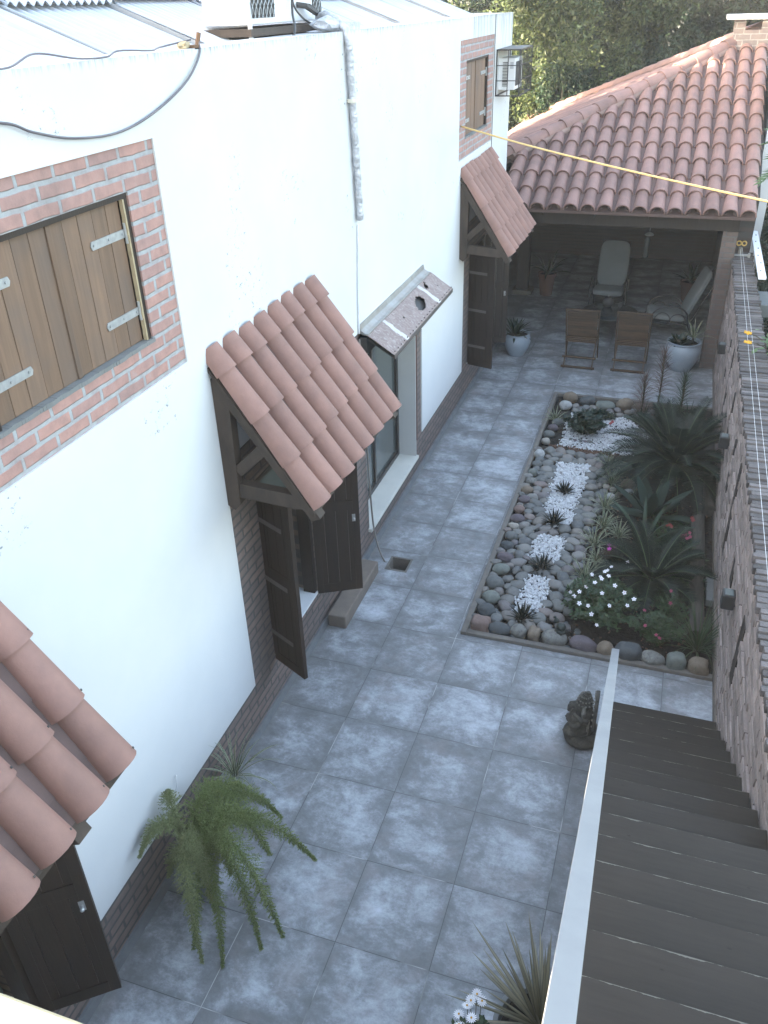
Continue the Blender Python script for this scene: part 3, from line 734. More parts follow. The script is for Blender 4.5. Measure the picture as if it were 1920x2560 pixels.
# brick pillar at the wall end
MB().box(3.20, 3.398, 10.24, 10.52, 0, 2.04).build('brick_pillar', M_brick_lo2 if 'M_brick_lo2' in globals() else brickmat('pillar_brick', (.14, .095, .08), (.10, .075, .065), (.10, .095, .09), bw=.25, rh=.075, ms=.01, axes='xz'), pav)
# chimney
ch = thing('chimney', 'brick chimney with a slab cap and smoke opening behind the roof hip', 'chimney', (3.3, 14.3, 3.9))
m = MB()
m.box(3.0, 3.62, 14.12, 14.2, 3.7, 4.36); m.box(3.0, 3.08, 14.2, 14.75, 3.7, 4.36); m.box(3.54, 3.62, 14.2, 14.75, 3.7, 4.36); m.box(3.08, 3.54, 14.67, 14.75, 3.7, 4.36)
for a, b in ((3.0, 3.17), (3.42, 3.62)): m.box(a, b, 14.12, 14.22, 4.36, 4.51); m.box(a, b, 14.65, 14.75, 4.36, 4.51)
m.build('brick_stack', M_brick_x, ch); MB().box(2.86, 3.74, 14.0, 14.87, 4.51, 4.575).build('slab_cap', simple('cap_slab', (.44, .45, .45), (.36, .37, .37)), ch, bevel=.008)
# neighbour's white wall beyond the roof edge
tag(MB().box(3.66, 3.86, 12.2, 20, -.3, 3.75).build('neighbour_wall', M_plaster, origin=(3.8, 15, 0)), 'white rendered wall of the neighbour just right of the big roof edge', 'wall')

# ------------------------------------------------------------------ right brick boundary wall
wl = thing('boundary_wall', 'long old brick boundary wall with brick coping on the right side of the courtyard', 'wall', (3.52, 4, 0))
XW = 3.405
slots = [(2.24, 2.40, .66, 1.22), (3.36, 3.50, .76, 1.02), (4.28, 4.42, .48, 1.38), (5.10, 5.22, .69, 1.23), (6.1, 6.22, .6, 1.3), (7.22, 7.32, .57, 1.38), (7.92, 8.0, .7, 1.26)]
m = MB(); holes_wall(m, XW+.016, XW+.10, -4.0, 10.62, -.3, 1.62, slots); m.box(XW+.10, XW+.235, -4, 10.62, -.3, 1.60)
for row in range(19):
    zz = .03+row*.078; y = -4.0+(row % 2)*.13
    while y < 10.55:
        L_ = .25+random.uniform(-.012, .012); pr = random.uniform(-.004, .007)+(.012 if (row in (12, 13)) else 0)
        segs = [(y, y+L_)]
        for s_ in slots:
            if zz+.05 > s_[2] and zz+.02 < s_[3]: segs = [q for a0_, b0_ in segs for q in ((a0_, min(b0_, s_[0])), (max(a0_, s_[1]), b0_)) if q[1]-q[0] > .01]
        for y_, ye_ in segs:
            a_ = random.uniform(-.003, .003); X_ = XW-pr; z0, z1 = zz+random.uniform(0, .004), zz+.067+random.uniform(-.004, .003)
            m.add([(X_,y_,z0),(XW+.02,y_,z0),(XW+.02,ye_,z0),(X_+a_,ye_,z0),(X_+random.uniform(-.002, .003),y_,z1),(XW+.02,y_,z1),(XW+.02,ye_,z1),(X_+a_,ye_,z1)], [(0,3,2,1),(4,5,6,7),(0,1,5,4),(1,2,6,5),(2,3,7,6),(3,0,4,7)])
        y += L_+.012
m.build('brickwork', M_wallb2, wl)
m = MB()                                       # stepped, corbelled bricks on the face near the top give the ragged edge
y = -4.0
for row, (zz, pr) in enumerate(((1.50, .006), (1.56, .020))):
    y = -4.0+row*.13
    while y < 10.5:
        L_ = .235+random.uniform(-.01, .01); m.box(XW-pr-random.uniform(0, .007), XW+.1, y, y+L_, zz+.004, zz+.052); y += L_+.014
m.build('corbel_course', M_wallb2, wl)
m = MB(); y = -4.0
while y < 10.6:                                # coping of bricks on edge
    wd = .046+random.uniform(-.008, .008); dx = random.uniform(-.014, .014); dz = random.uniform(-.010, .010); tl = random.uniform(-.006, .006)
    a, b = XW-.022+dx, XW+.255+dx+random.uniform(-.02, .01); z0 = 1.618; z1 = 1.672+dz
    m.add([(a,y,z0),(b,y,z0),(b,y+wd,z0),(a,y+wd,z0),(a,y,z1),(b,y+random.uniform(-.004, .004),z1+tl),(b,y+wd,z1+tl),(a,y+wd,z1)], [(0,3,2,1),(4,5,6,7),(0,1,5,4),(1,2,6,5),(2,3,7,6),(3,0,4,7)])
    y += wd+.0125+random.uniform(0, .006)
m.build('coping', M_cap, wl, bevel=.003)
MB().box(XW+.0, XW+.24, -4, 10.6, 1.60, 1.646).build('mortar_bed', M_render, wl)
for i, (a, b, c, d_) in enumerate(() and ((2.02, 2.2, .5, 1.42), (3.05, 3.2, .3, 1.40), (4.02, 4.2, .35, 1.40), (4.8, 5.08, .4, 1.42), (6.5, 6.75, .4, 1.4), (7.4, 7.7, .4, 1.4))):
    m = MB(); m.prism([(a, c), (b-.02, c+.1), (b, d_), (a+.06, d_-.12)], 'x', XW-.016, XW+.01); m.build('rendered_panel', M_render, wl)
m = MB().box(XW-.012, XW, -4.0, 10.2, 0, .10); m.build('footing', M_step, wl)

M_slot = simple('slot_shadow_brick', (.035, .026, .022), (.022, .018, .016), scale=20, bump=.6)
for s_ in slots: MB().box(XW-.006, XW+.05, s_[0]+.002, s_[1]-.002, s_[2]+.002, s_[3]-.002).build('slot_shade_box', M_slot, wl)  # dark boxes fill the slots, standing in for the shade inside them
# lamps on the wall
def wall_lamp(loc, label, rot=0):
    t_ = thing('wall_lamp', label, 'wall lamp', loc, 'black box lamps fixed on the boundary wall')
    x, y, z = loc
    MB().box(x-.105, x-.012, y-.055, y+.055, z-.09, z+.04).build('body', M_black, t_, bevel=.01)
    MB().box(x-.012, x, y-.035, y+.035, z-.06, z+.02).build('bracket', M_black, t_)
    MB().box(x-.09, x-.03, y-.042, y+.042, z+.0405, z+.046).build('lens', simple('lamp_lens', (.16, .19, .19), rough=.2, bump=0), t_, bevel=.002)
    return t_
wall_lamp((XW, 2.93, .98), 'black box lamp on the brick wall nearest to the stairs')
wall_lamp((XW, 5.72, .98), 'black box lamp on the brick wall in the middle, behind the biggest cycad')
wall_lamp((XW, 8.45, 1.0), 'black box lamp on the brick wall nearest to the right white pot')

# things on top of the wall
def wire(name, label, cat, pts, r_, mat, n=6, sub=8, group=None):
    P = [Vector(p) for p in pts]; out = []
    for i in range(len(P)-1):
        p0, p1, p2, p3 = P[max(i-1, 0)], P[i], P[i+1], P[min(i+2, len(P)-1)]
        for k in range(sub):
            t = k/sub; out.append(.5*((2*p1)+(p2-p0)*t+(2*p0-5*p1+4*p2-p3)*t*t+(3*p1-p0-3*p2+p3)*t**3))
    out.append(P[-1]); m = MB().tube(out, r_, n)
    o = m.build(name, mat, smooth=180, origin=P[0]); return tag(o, label, cat, group)
wire('line_wire', 'thin white line wire stretched along the wall top, left one of the pair', 'line wire', [(3.475, 10.5, 1.76), (3.455, 6, 1.74), (3.44, 2.2, 1.73), (3.43, -1, 1.73)], .0016, M_string, 5, group='white wires above the wall coping')
wire('line_wire', 'thin white line wire stretched along the wall top, right one of the pair', 'line wire', [(3.50, 10.5, 1.77), (3.505, 6, 1.74), (3.50, 2.2, 1.73), (3.50, -1, 1.73)], .0016, M_string, 5, group='white wires above the wall coping')
t_ = thing('line_reel', 'small yellow line reel clamp at the far end of the wall top', 'clamp', (3.48, 10.45, 1.66))
M_yel = simple('yellow_plastic', (.42, .27, .06), (.34, .22, .06), rough=.5, bump=0)
MB().tube([(3.48, 10.45, 1.67), (3.48, 10.45, 1.78)], .025, 10).build('clamp_post', simple('worn_metal', (.22, .2, .17)), t_)
for dx in (-.035, .035):
    m = MB(); m.tube([(3.48+dx+.03*math.cos(a), 10.43, 1.84+.03*math.sin(a)) for a in np.linspace(0, 2*math.pi, 15)], .010, 6, cap=False); m.build('ring', M_yel, t_)
m = MB(); m.box(3.40, 3.62, 10.36, 10.44, 1.675, 1.69); m.box(3.585, 3.615, 10.30, 10.35, 1.675, 1.73); m.build('bar', simple('worn_metal2', (.3, .3, .28)), t_)
t_ = thing('slotted_plate', 'white metal strip with a row of holes beyond the far wall end', 'metal strip', (3.72, 10, 1.75))
m = MB(); y0, y1 = 9.0, 11.6
m.add([(3.66,y0,1.76),(3.755,y0,1.76),(3.755,y1,1.76),(3.66,y1,1.76),(3.66,y0,1.735),(3.755,y0,1.735),(3.755,y1,1.735),(3.66,y1,1.735)], [(0,1,2,3),(7,6,5,4),(0,4,5,1),(1,5,6,2),(2,6,7,3),(3,7,4,0)])
m.build('plate', M_whitepaint, t_)
for i in range(6): MB().box(3.69+(.02 if i % 2 else 0), 3.708+(.02 if i % 2 else 0), y0+.3+i*.4, y0+.35+i*.4, 1.7605, 1.762).build('hole', M_dark, t_)
MB().box(3.67, 3.80, 8.35, 8.95, 1.45, 1.60).build('support_block', simple('plate_block', (.10, .11, .11)), t_)

# ------------------------------------------------------------------ stairs
st = thing('staircase', 'dark painted staircase running down along the brick wall on the right', 'stairs', (3.0, 0, 0))
def treadmat():
    t = NT('painted_tread'); oi = t.n('ShaderNodeObjectInfo'); v = t.coord(); gg = t.coord('Generated'); G_ = t.sep(gg)
    off = t.n('ShaderNodeVectorMath', operation='ADD'); t.l(v, off.inputs[0]); t.l(t.math('MULTIPLY', oi.outputs['Random'], 40.0), off.inputs[1])
    g1 = t.noise(t.map(off.outputs[0], scale=(1.2, 14, 14)), 3.5, 6, .7); n2 = t.noise(off.outputs[0], 5, 4)
    col = t.mix(t.ramp(g1, [(.3, 0.0), (.8, 1.0)]), (.042, .036, .030), (.031, .027, .023)); col = t.mix(t.ramp(n2, [(.5, 0.0), (.8, .5)]), col, (.046, .039, .033))
    # knots
    vo = t.n('ShaderNodeTexVoronoi'); t.l(t.map(off.outputs[0], scale=(1.6, 4, 1)), vo.inputs[0]); vo.inputs['Scale'].default_value = 3.4
    col = t.mix(t.ramp(vo.outputs['Distance'], [(.035, .8), (.06, 0.0)]), col, (.022, .02, .018))
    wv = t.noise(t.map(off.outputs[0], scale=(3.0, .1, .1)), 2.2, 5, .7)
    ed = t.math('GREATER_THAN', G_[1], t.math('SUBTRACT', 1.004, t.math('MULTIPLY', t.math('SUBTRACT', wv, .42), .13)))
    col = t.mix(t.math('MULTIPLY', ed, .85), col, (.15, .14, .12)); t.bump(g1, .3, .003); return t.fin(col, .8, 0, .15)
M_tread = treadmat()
tm = MB().box(2.605, 3.395, -.02, .285, -.032, 0.0)
for i in range(20):
    y = 2.42-.262*i; z = .165*(i+1)
    m = MB(); m.box(2.605, 3.395, y-.292, y, z-.032, z)
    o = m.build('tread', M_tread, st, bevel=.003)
    # generated coordinates need each mesh on its own
    m = MB(); m.box(2.63, 3.38, y-.262, y-.02, max(0, z-.22) if i else 0, z-.0325); m.build('riser_block', M_conc, st)
rail = thing('handrail', 'pale painted flat metal handrail sloping down beside the dark stairs', 'handrail', (2.585, 2.0, 0))
MB().beam((2.5845, 2.05, .985), (2.571, -2.75, 4.03), .051, .024).build('top_rail', M_rail, rail, bevel=.002)
for y in (1.95, .5, -.95, -2.3):
    zt_ = 1.0+(2.05-y)*.634-.03; MB().tube([(2.584, y, max(0, (2.42-y)/.262*.165-.02)), (2.584, y, zt_)], .013, 8).build('post', M_black, rail)
# landing, and unseen walls added below it to block the low sun
lb = thing('terrace_building', 'cream parapet of the terrace at the lower left corner', 'building', (1.5, -3, 0))
MB().box(.9, 3.40, -6, -2.6, 3.1, 3.28).build('landing', M_conc, lb)
MB().box(.35, 3.9, -6.5, -5.9, -.3, 3.28).build('lower_shade_wall', M_plaster, lb)
MB().box(-.2, 2.52, -6, -2.62, -.3, 3.09).build('lower_shade_wall', M_plaster, lb)
MB().box(1.0, 2.12, -2.43, -2.235, 3.28, 3.60).build('parapet', M_parapet, lb, bevel=.006)

# ------------------------------------------------------------------ services on the white house
t_ = thing('condenser_unit', 'white outdoor condenser with mesh guards standing behind the roof edge', 'air conditioner', (-.4, 3.8, 4.8))
X0, X1 = -.68, -.36; Y0, Y1, Z0, Z1 = 3.14, 4.50, 4.82, 5.45
MB().box(X0, X1, Y0, Y1, Z0, Z1).build('casing', M_whitepaint, t_, bevel=.01)
for (a, b) in ((Y0+.03, Y0+.46), (Y1-.20, Y1-.02)):
    gm = MB().box(X1, X1+.004, a, b, Z0+.04, Z1-.03).build('coil', M_dark, t_)
    m = MB(); s_ = .06; k = a-.6
    while k < b:
        for sg in (1, -1):
            pts = []; 
            for q in range(24):
                z = Z0+.04+(Z1-Z0-.07)*q/23; yy = (k+(z-Z0)*.62) if sg == 1 else (k+.62*.6-(z-Z0)*.62)
                if a < yy < b: pts.append((X1+.010, yy+.006*math.sin(q*2.0)*sg, z))
            if len(pts) > 1: m.tube(pts, .0035, 4)
        k += s_
    m.build('mesh_guard', M_hinge, t_)
MB().box(X0-.05, X1+.06, Y0-.06, Y1+.10, 4.755, 4.80).build('base_frame', M_bracket, t_)
for yy in (Y0-.03,): MB().tube([(X1+.04, yy, 4.55), (X1+.04, yy, 5.4)], .016, 8).build('support_post', M_silver, t_)
for dy, r_ in ((.0, .02), (.08, .014)): MB().tube([(X1, 4.0+dy, 4.93), (X1+.06, 4.03+dy, 4.92), (X1+.09, 4.2+dy*.5, 4.86), (X1+.10, 4.35, 4.84)], r_, 8).build('pipe_stub', M_dark, t_)
wire('power_cable', 'black power cable looping off the condenser', 'cable', [(-.34, 3.95, 5.45), (-.30, 4.02, 5.2), (-.32, 3.86, 5.0), (-.30, 3.78, 4.88), (-.20, 3.55, 4.75), (-.33, 3.45, 4.60)], .009, M_black)
wire('power_cable', 'second black cable hanging in a loop at the condenser side', 'cable', [(-.34, 4.02, 5.45), (-.31, 3.88, 5.15), (-.33, 3.87, 4.95), (-.30, 3.95, 4.85), (-.27, 4.1, 4.80), (-.22, 4.3, 4.79)], .007, M_black)
m = MB(); pts = [(-.28, 4.22, 4.84), (-.18, 4.12, 4.86), (-.06, 4.05, 4.82), (.015, 4.03, 4.76), (.035, 4.025, 4.66)]; n = 30
for k in range(n): pts.append((.035, 4.03+.09*k/(n-1)+.004*math.sin(k*1.3), 4.62-1.25*k/(n-1)))
m.tube(pts, [.030+.008*mn.noise(Vector((i*.9, 3, 1))) for i in range(len(pts))], 10)
dp = thing('insulated_pipe', 'crumbling silver insulated pipe coming over the wall top and down the white wall', 'pipe', (.03, 4.05, 4))
m.build('foil_sleeve', M_silver, dp, smooth=60)
for z in (4.28,): MB().tube([(.035, 4.05, z-.012), (.035, 4.05, z+.012)], .044, 12).build('strap', simple('masking_tape', (.7, .66, .55), bump=0), dp)
m = MB(); m.ball((-.12, 4.0, 4.80), (.10, .14, .05), 4, 2, .5); m.build('foil_wrap', M_silver, dp)
MB().box(-.25, -.05, 4.2, 4.52, 4.75, 4.80).build('foil_tray', M_silver, dp)
wire('wall_cable', 'thin white cable running down the wall below the silver pipe', 'cable', [(.008, 4.12, 3.33), (.012, 4.10, 3.16), (.01, 4.06, 2.8), (.012, 4.03, 2.40)], .008, M_whitecable)
wire('drain_hose', 'thin hose running from behind the tile canopy down into the floor drain', 'hose', [(.012, 4.03, 2.35), (.02, 4.07, 1.6), (.025, 4.10, .9), (.03, 4.13, .45), (.06, 4.13, .16), (.16, 4.02, .03), (.30, 3.90, -.05)], .009, simple('grey_hose', (.22, .2, .18), rough=.5, bump=0))
wire('slack_cable', 'dark cable hanging in a slack loop on the upper left wall', 'cable', [(-.02, 1.86, 4.80), (.012, 1.80, 4.72), (.02, 1.60, 4.60), (.015, 1.25, 4.49), (.02, .92, 4.445), (.015, .60, 4.465), (.02, .35, 4.52), (.015, .18, 4.575), (.02, -.3, 4.62)], .0058, M_cable)
wire('roof_cable', 'grey cable lying in waves along the top of the white wall', 'cable', [(-.04, 1.82, 4.79), (-.10, 1.6, 4.765), (-.03, 1.4, 4.76), (-.08, 1.2, 4.77), (-.02, 1.0, 4.755), (-.03, .8, 4.76), (-.09, .6, 4.79), (-.03, .35, 4.755), (-.02, .1, 4.76), (-.04, -.4, 4.76)], .0045, M_cable)
t_ = thing('wire_clamp', 'small rusty clamp on the wall top holding the dark cable', 'clamp', (-.02, 1.83, 4.75))
m = MB(); m.box(-.06, .0, 1.78, 1.84, 4.745, 4.765); m.tube([(-.02, 1.84, 4.75), (-.01, 1.86, 4.82)], .012, 6); m.build('hook', simple('rust', (.16, .09, .05)), t_); MB().ball((-.05, 1.75, 4.765), (.03, .04, .02), 3, 2, .6).build('foam_blob', M_foam, t_)

# window air conditioner in its cage
t_ = thing('window_air_conditioner', 'white louvred window air conditioner sticking out of the far white wall', 'air conditioner', (.1, 10, 4))
MB().box(-.02, .22, 9.80, 10.32, 3.855, 4.235).build('casing', M_whitepaint, t_, bevel=.006)
for k in range(17):
    z = 3.90+k*.0175; MB().box(.055, .125, 9.793, 9.80, z, z+.008).build('louvre', M_dark, t_) 
MB().box(.155, .20, 9.794, 9.80, 4.11, 4.19).build('control_panel', simple('panel_grey', (.5, .52, .55)), t_)
MB().box(.22, .226, 9.86, 10.26, 3.90, 4.19).build('rear_grille', M_dark, t_)
t_ = thing('security_cage', 'black iron bar cage around the window air conditioner', 'cage', (.15, 10, 4))
a0, a1, b0, b1, c0, c1 = .0, .315, 9.62, 10.52, 3.80, 4.34
bars = MB()
for x in (a0+.01, a1):
    for y in (b0, b1): bars.beam((x, y, c0), (x, y, c1), .014, .014)
for z in (c0, c1):
    for y in (b0, b1): bars.beam((a0, y, z), (a1, y, z), .014, .014)
    bars.beam((a1, b0, z), (a1, b1, z), .014, .014); bars.beam((a0+.01, b0, z), (a0+.01, b1, z), .014, .014)
bars.build('frame', M_black, t_)
for x in (.16,): MB().beam((x, b0, c0), (x, b0, c1), .010, .010).build('bar', M_black, t_)
for z in (3.98, 4.16):
    MB().beam((a0, b0, z), (a1, b0, z), .010, .010).build('bar', M_black, t_); MB().beam((a1, b0, z), (a1, b1, z), .010, .010).build('bar', M_black, t_)
for k in range(1, 8):
    y = b0+(b1-b0)*k/8; MB().beam((a1, y, c0), (a1, y, c1), .010, .010).build('bar', M_black, t_)
MB().box(a0+.02, a1-.01, b0, b1, c1+.008, c1+.012).build('roof_plate', simple('rusty_plate', (.16, .15, .14)), t_)
# yellow rope across the courtyard: from the far wall to beyond the right wall
wire('yellow_rope', 'taut yellow rope crossing in front of the pavilion roof', 'rope', [(-.02, 7.78, 3.65), (1.0, 6.9, 3.565), (2.1, 5.97, 3.50), (3.24, 5.0, 3.46), (4.6, 3.85, 3.43)], .0095, M_rope, 8)
# stone step under the middle door
tag(MB().box(.03, .205, 2.84, 3.78, 0, .135).build('stone_step', M_step, bevel=.012, origin=(.1, 3.3, 0)), 'long worn stone step on the paving below the open shutter', 'step')
# ------------------------------------------------------------------ furniture
def deck_chair(loc, label):
    t_ = thing('slatted_chair', label, 'chair', loc, 'wooden slatted folding chairs seen from behind'); x0, y0, _ = loc; hw = .255
    B = lambda x, y, z: (x0+x, y0+y, z)
    for s_ in (-1, 1):
        MB().beam(B(s_*(hw-.012), .50, .01), B(s_*(hw-.012), -.005, .92), .022, .038).build('back_leg', M_teak, t_, bevel=.003)
        MB().beam(B(s_*(hw-.04), -.055, .01), B(s_*(hw-.04), .44, .46), .02, .036).build('cross_leg', M_teak, t_, bevel=.003)
        MB().tube([B(s_*(hw+.002), .22, .42), B(s_*(hw+.012), .22, .42)], .008, 8).build('bolt', M_hinge, t_)
    for (y, z, nm) in ((-.05, .03, 'foot_bar'), (.055, .15, 'stretcher'), (.0, .91, 'top_rail')):
        MB().beam(B(-hw, y, z), B(hw, y, z), .035, .028).build(nm, M_teak, t_, bevel=.003)
    m = MB()
    for k in range(11):
        u = .40+.50*k/11; y = .50-(.505)*u/.92-.018; m.beam(B(-hw+.03, y, u+.01), B(hw-.03, y, u+.01), .012, .036)
    m.build('back_slats', M_teak, t_)
    m = MB()
    for k in range(9): m.beam(B(-hw+.03, .10+.042*k, .385+.01*k), B(hw-.03, .10+.042*k, .385+.01*k), .034, .012)
    m.build('seat_slats', M_teak, t_); return t_
deck_chair((1.42, 9.79, 0), 'wooden slatted folding chair, the left one in front of the low table')
deck_chair((2.17, 9.82, 0), 'wooden slatted folding chair, the right one in front of the low table')
def cushion(m, c, ax, hx, hy, hz, seed=0):
    """soft box: centre, axes, half sizes"""
    bm = bmesh.new(); bmesh.ops.create_cube(bm, size=2); bmesh.ops.subdivide_edges(bm, edges=bm.edges, cuts=7, use_grid_fill=True); vs = []
    for v in bm.verts:
        p = v.co.copy(); q = Vector(tuple(math.copysign(abs(a)**1.0, a) for a in p)); l = (abs(p.x)**5+abs(p.y)**5+abs(p.z)**5)**.2; q = p/l
        bulge = 1+.25*(1-q.x**2)*(1-q.y**2)+.05*mn.noise(q*2+Vector((seed, 0, 0)))
        w_ = ax[0]*(q.x*hx)+ax[1]*(q.y*hy)+ax[2]*(q.z*hz*bulge); vs.append(Vector(c)+w_)
    fs = [tuple(v.index for v in f.verts) for f in bm.faces]; bm.free(); m.add(vs, fs)
def armchair(loc, rz, label, back_h=.78):
    """metal framed armchair with seat and back cushions, facing local -Y"""
    t_ = thing('cushioned_armchair', label, 'armchair', loc, 'metal armchairs with thick pale cushions'); rot = Matrix.Rotation(rz, 3, 'Z'); L0 = Vector(loc)
    W_ = lambda x, y, z: L0+rot@Vector((x, y, z)); X_ = rot@Vector((1, 0, 0)); Y_ = rot@Vector((0, 1, 0)); Z_ = Vector((0, 0, 1))
    m = MB(); sy = (Y_*.99+Z_*-.10).normalized(); cushion(m, W_(0, -.02, .40), (X_, sy, X_.cross(sy)), .265, .31, .055, 1); m.build('seat_cushion', M_cushion, t_, smooth=180)
    m = MB(); by = (Z_*.92+Y_*.38).normalized(); cushion(m, W_(0, .40, .40+back_h*.46), (X_, by, X_.cross(by)), .262, back_h*.5, .05, 2); m.build('back_cushion', M_cushion, t_, smooth=180)
    for s_ in (-1, 1):
        m = MB(); m.tube([W_(s_*.29, -.30, .0), W_(s_*.29, -.32, .30), W_(s_*.29, -.30, .34), W_(s_*.29, .30, .30), W_(s_*.29, .42, .05), W_(s_*.29, .44, .0)], .011, 8); m.build('leg_frame', M_black, t_, smooth=60)
        pts = [W_(s_*.31, -.30+.60*(1-math.cos(a))/2, .34+.27*math.sin(a)**.8) for a in np.linspace(0, math.pi, 14)]; MB().tube(pts, .013, 8).build('arm_rest', M_black, t_, smooth=60)
        m = MB(); m.tube([W_(s_*.30, -.24+.2*(1-math.cos(a))/2*1.3, .34+.16*math.sin(a)) for a in np.linspace(0, math.pi, 10)], .008, 6); m.tube([W_(s_*.30, .0+.26*(1-math.cos(a))/2, .33+.15*math.sin(a)) for a in np.linspace(0, math.pi, 10)], .008, 6)
        m.build('arm_scroll', M_black, t_, smooth=60)
    m = MB(); m.tube([W_(-.26, .34, .36), W_(-.25, .68, 1.05*back_h+.28), W_(.25, .68, 1.05*back_h+.28), W_(.26, .34, .36)], .011, 8); m.build('back_frame', M_black, t_)
    return t_
armchair((1.575, 12.62, 0), R(-1), 'metal armchair with pale cushions facing the camera behind the low table', .80)
armchair((2.62, 11.55, 0), R(-82), 'metal armchair with pale cushions turned sideways beside the right brick wall', .80)
tb = thing('low_table', 'dark round glass topped low table between the chairs', 'table', (1.72, 11.2, 0))
MB().lathe([(.44, .455), (.45, .46), (.45, .47), (.44, .475)], (1.72, 11.2, 0), 36).build('glass_top', M_tableglass, tb, smooth=30)
for a in (45, 135, 225, 315): MB().tube([(1.72+.36*math.cos(R(a)), 11.2+.36*math.sin(R(a)), 0), (1.72+.30*math.cos(R(a)), 11.2+.30*math.sin(R(a)), .455)], .016, 8).build('leg', M_black, tb)
kt = thing('round_pot', 'black round pot with a shiny lid standing on the low table', 'pot', (1.66, 11.45, .476))
m = MB().lathe([(.05, .476), (.085, .50), (.095, .545), (.08, .60), (.045, .63), (.0, .635)], (1.66, 11.45, 0), 20); m.build('pot_body', M_black, kt, smooth=60)
MB().ball((1.66, 11.45, .645), .014).build('lid_knob', M_hinge, kt)
tag(MB().lathe([(.03, .476), (.035, .54), (.033, .54), (.028, .482)], (1.86, 11.47, 0), 14).build('cup', M_black, smooth=60, origin=(1.86, 11.47, .476)), 'small dark cup beside the round pot on the low table', 'cup')
# two glass balls / door stops left as small shiny things by the chairs are bolts of the chairs
ln_ = thing('hanging_lantern', 'small glass lantern on a chain under the pavilion beam', 'lantern', (2.16, 12, 1.1))
m = MB()
for k in range(8): m.tube([(2.16, 12, 1.60+.09*k), (2.163, 12.003, 1.66+.09*k)], .006, 6)
m.build('chain', M_hinge, ln_); MB().lathe([(.005, 1.585), (.06, 1.555), (.075, 1.535), (.07, 1.53)], (2.16, 12, 0), 18).build('cap', M_hinge, ln_, smooth=60)
MB().lathe([(.03, 1.16), (.045, 1.18), (.045, 1.46), (.03, 1.50)], (2.14, 12, 0), 16).build('glass_jar', simple('lantern_glass', (.05, .06, .06), rough=.08, bump=0), ln_, smooth=60)
MB().lathe([(.036, 1.285), (.04, 1.30), (.036, 1.31)], (2.14, 12, 0), 16).build('ring', M_whitepaint, ln_, smooth=60)

# ------------------------------------------------------------------ plant materials
def varieg(name, c, edge, wdt=.3):
    t = NT(name); uv = t.sep(t.coord('UV')); d = t.math('ABSOLUTE', t.math('SUBTRACT', uv[0], .5)); rnd = t.geo('Random Per Island')
    f = t.math('GREATER_THAN', d, .5-wdt); col = t.mix(f, c, edge); h = t.n('ShaderNodeHueSaturation'); t.l(col, h.inputs['Color']); t.l(t.math('ADD', .7, t.math('MULTIPLY', rnd, .5)), h.inputs['Value'])
    return t.fin(h.outputs[0], .45, 0, .4)
L_cycad = leafmat('cycad_leaf', (.013, .026, .017), (.006, .013, .009), trans=.12, rough=.45)
L_agave = leafmat('agave_leaf', (.022, .044, .031), (.012, .026, .019), trans=.1, rough=.6)
L_aloe = leafmat('aloe_leaf', (.018, .022, .015), (.012, .015, .011), trans=.05, rough=.45)
L_vinca = leafmat('vinca_leaf', (.050, .085, .032), (.016, .036, .015), trans=.2, rough=.4)
L_dark = leafmat('potted_leaf', (.018, .036, .020), (.009, .019, .012), trans=.15, rough=.45)
L_grass = leafmat('grass_blade', (.065, .10, .045), (.026, .05, .022), trans=.25)
L_spider = varieg('spider_leaf', (.055, .08, .038), (.42, .42, .30), .17)
L_dracr = leafmat('red_dracaena_leaf', (.15, .085, .08), (.07, .06, .045), trans=.15)
L_dracg = leafmat('green_dracaena_leaf', (.045, .075, .035), (.022, .042, .022), trans=.15)
L_fern = leafmat('foxtail_needle', (.27, .32, .12), (.11, .15, .05), trans=.25, var=.7)
L_fern2 = leafmat('pale_foxtail_needle', (.34, .37, .18), (.17, .20, .09), trans=.25, var=.7)
L_yucca = varieg('yucca_leaf', (.26, .235, .16), (.14, .13, .09), .2)
L_red = simple('red_petal', (.20, .035, .035), (.16, .03, .03), bump=0, isl=.3); L_pinkf = simple('pink_petal', (.32, .08, .13), (.25, .06, .10), bump=0, isl=.3)
L_white = simple('white_petal', (.80, .80, .82), (.74, .72, .76), bump=0); L_mag = simple('magenta_petal', (.45, .06, .34), (.4, .05, .3), bump=0, isl=.3)
L_yellow = simple('marigold_petal', (.62, .34, .03), (.5, .26, .02), bump=0, isl=.3); L_stem = simple('plant_stem', (.07, .06, .035), (.04, .04, .025))
L_eye = simple('flower_eye', (.40, .05, .10), bump=0)
rnd = random.uniform
def frond(m, base, az, el, L, leaflet, droop=.5, pairs=42, wid=.010, vee=.5, rachis=None):
    p = Vector(base); e = el; n = 16; pts = [p.copy()]; ds = []
    for i in range(n):
        d = Vector((math.cos(az)*math.cos(e), math.sin(az)*math.cos(e), math.sin(e))); ds.append(d); p = p+d*(L/n); pts.append(p.copy()); e -= droop*1.9/n*(.3+i/n*1.4)
    ds.append(ds[-1]); sd_ = Vector((-math.sin(az), math.cos(az), 0))
    if rachis is not None: rachis.tube(pts, [.006*(1-.75*i/n) for i in range(n+1)], 5)
    for k in range(pairs):
        t_ = .10+.89*k/pairs; f = t_*n; i = int(f); q = pts[i].lerp(pts[min(i+1, n)], f-i); d = ds[i]; up = sd_.cross(d).normalized()
        if up.z < 0: up = -up
        l = leaflet*math.sin(math.pi*min(.97, (.14+.80*t_)))**.7
        for s_ in (-1, 1):
            ld = (sd_*s_*.88+d*(.42+.35*t_)+up*vee*rnd(.75, 1.1)).normalized(); tip = q+ld*l-Vector((0, 0, l*.10)); mid = q+ld*(l*.5); wv = d*wid*.5
            m.add([q-wv, q+wv, mid+wv*1.1, tip, mid-wv*1.1], [(0,1,2,3,4)])
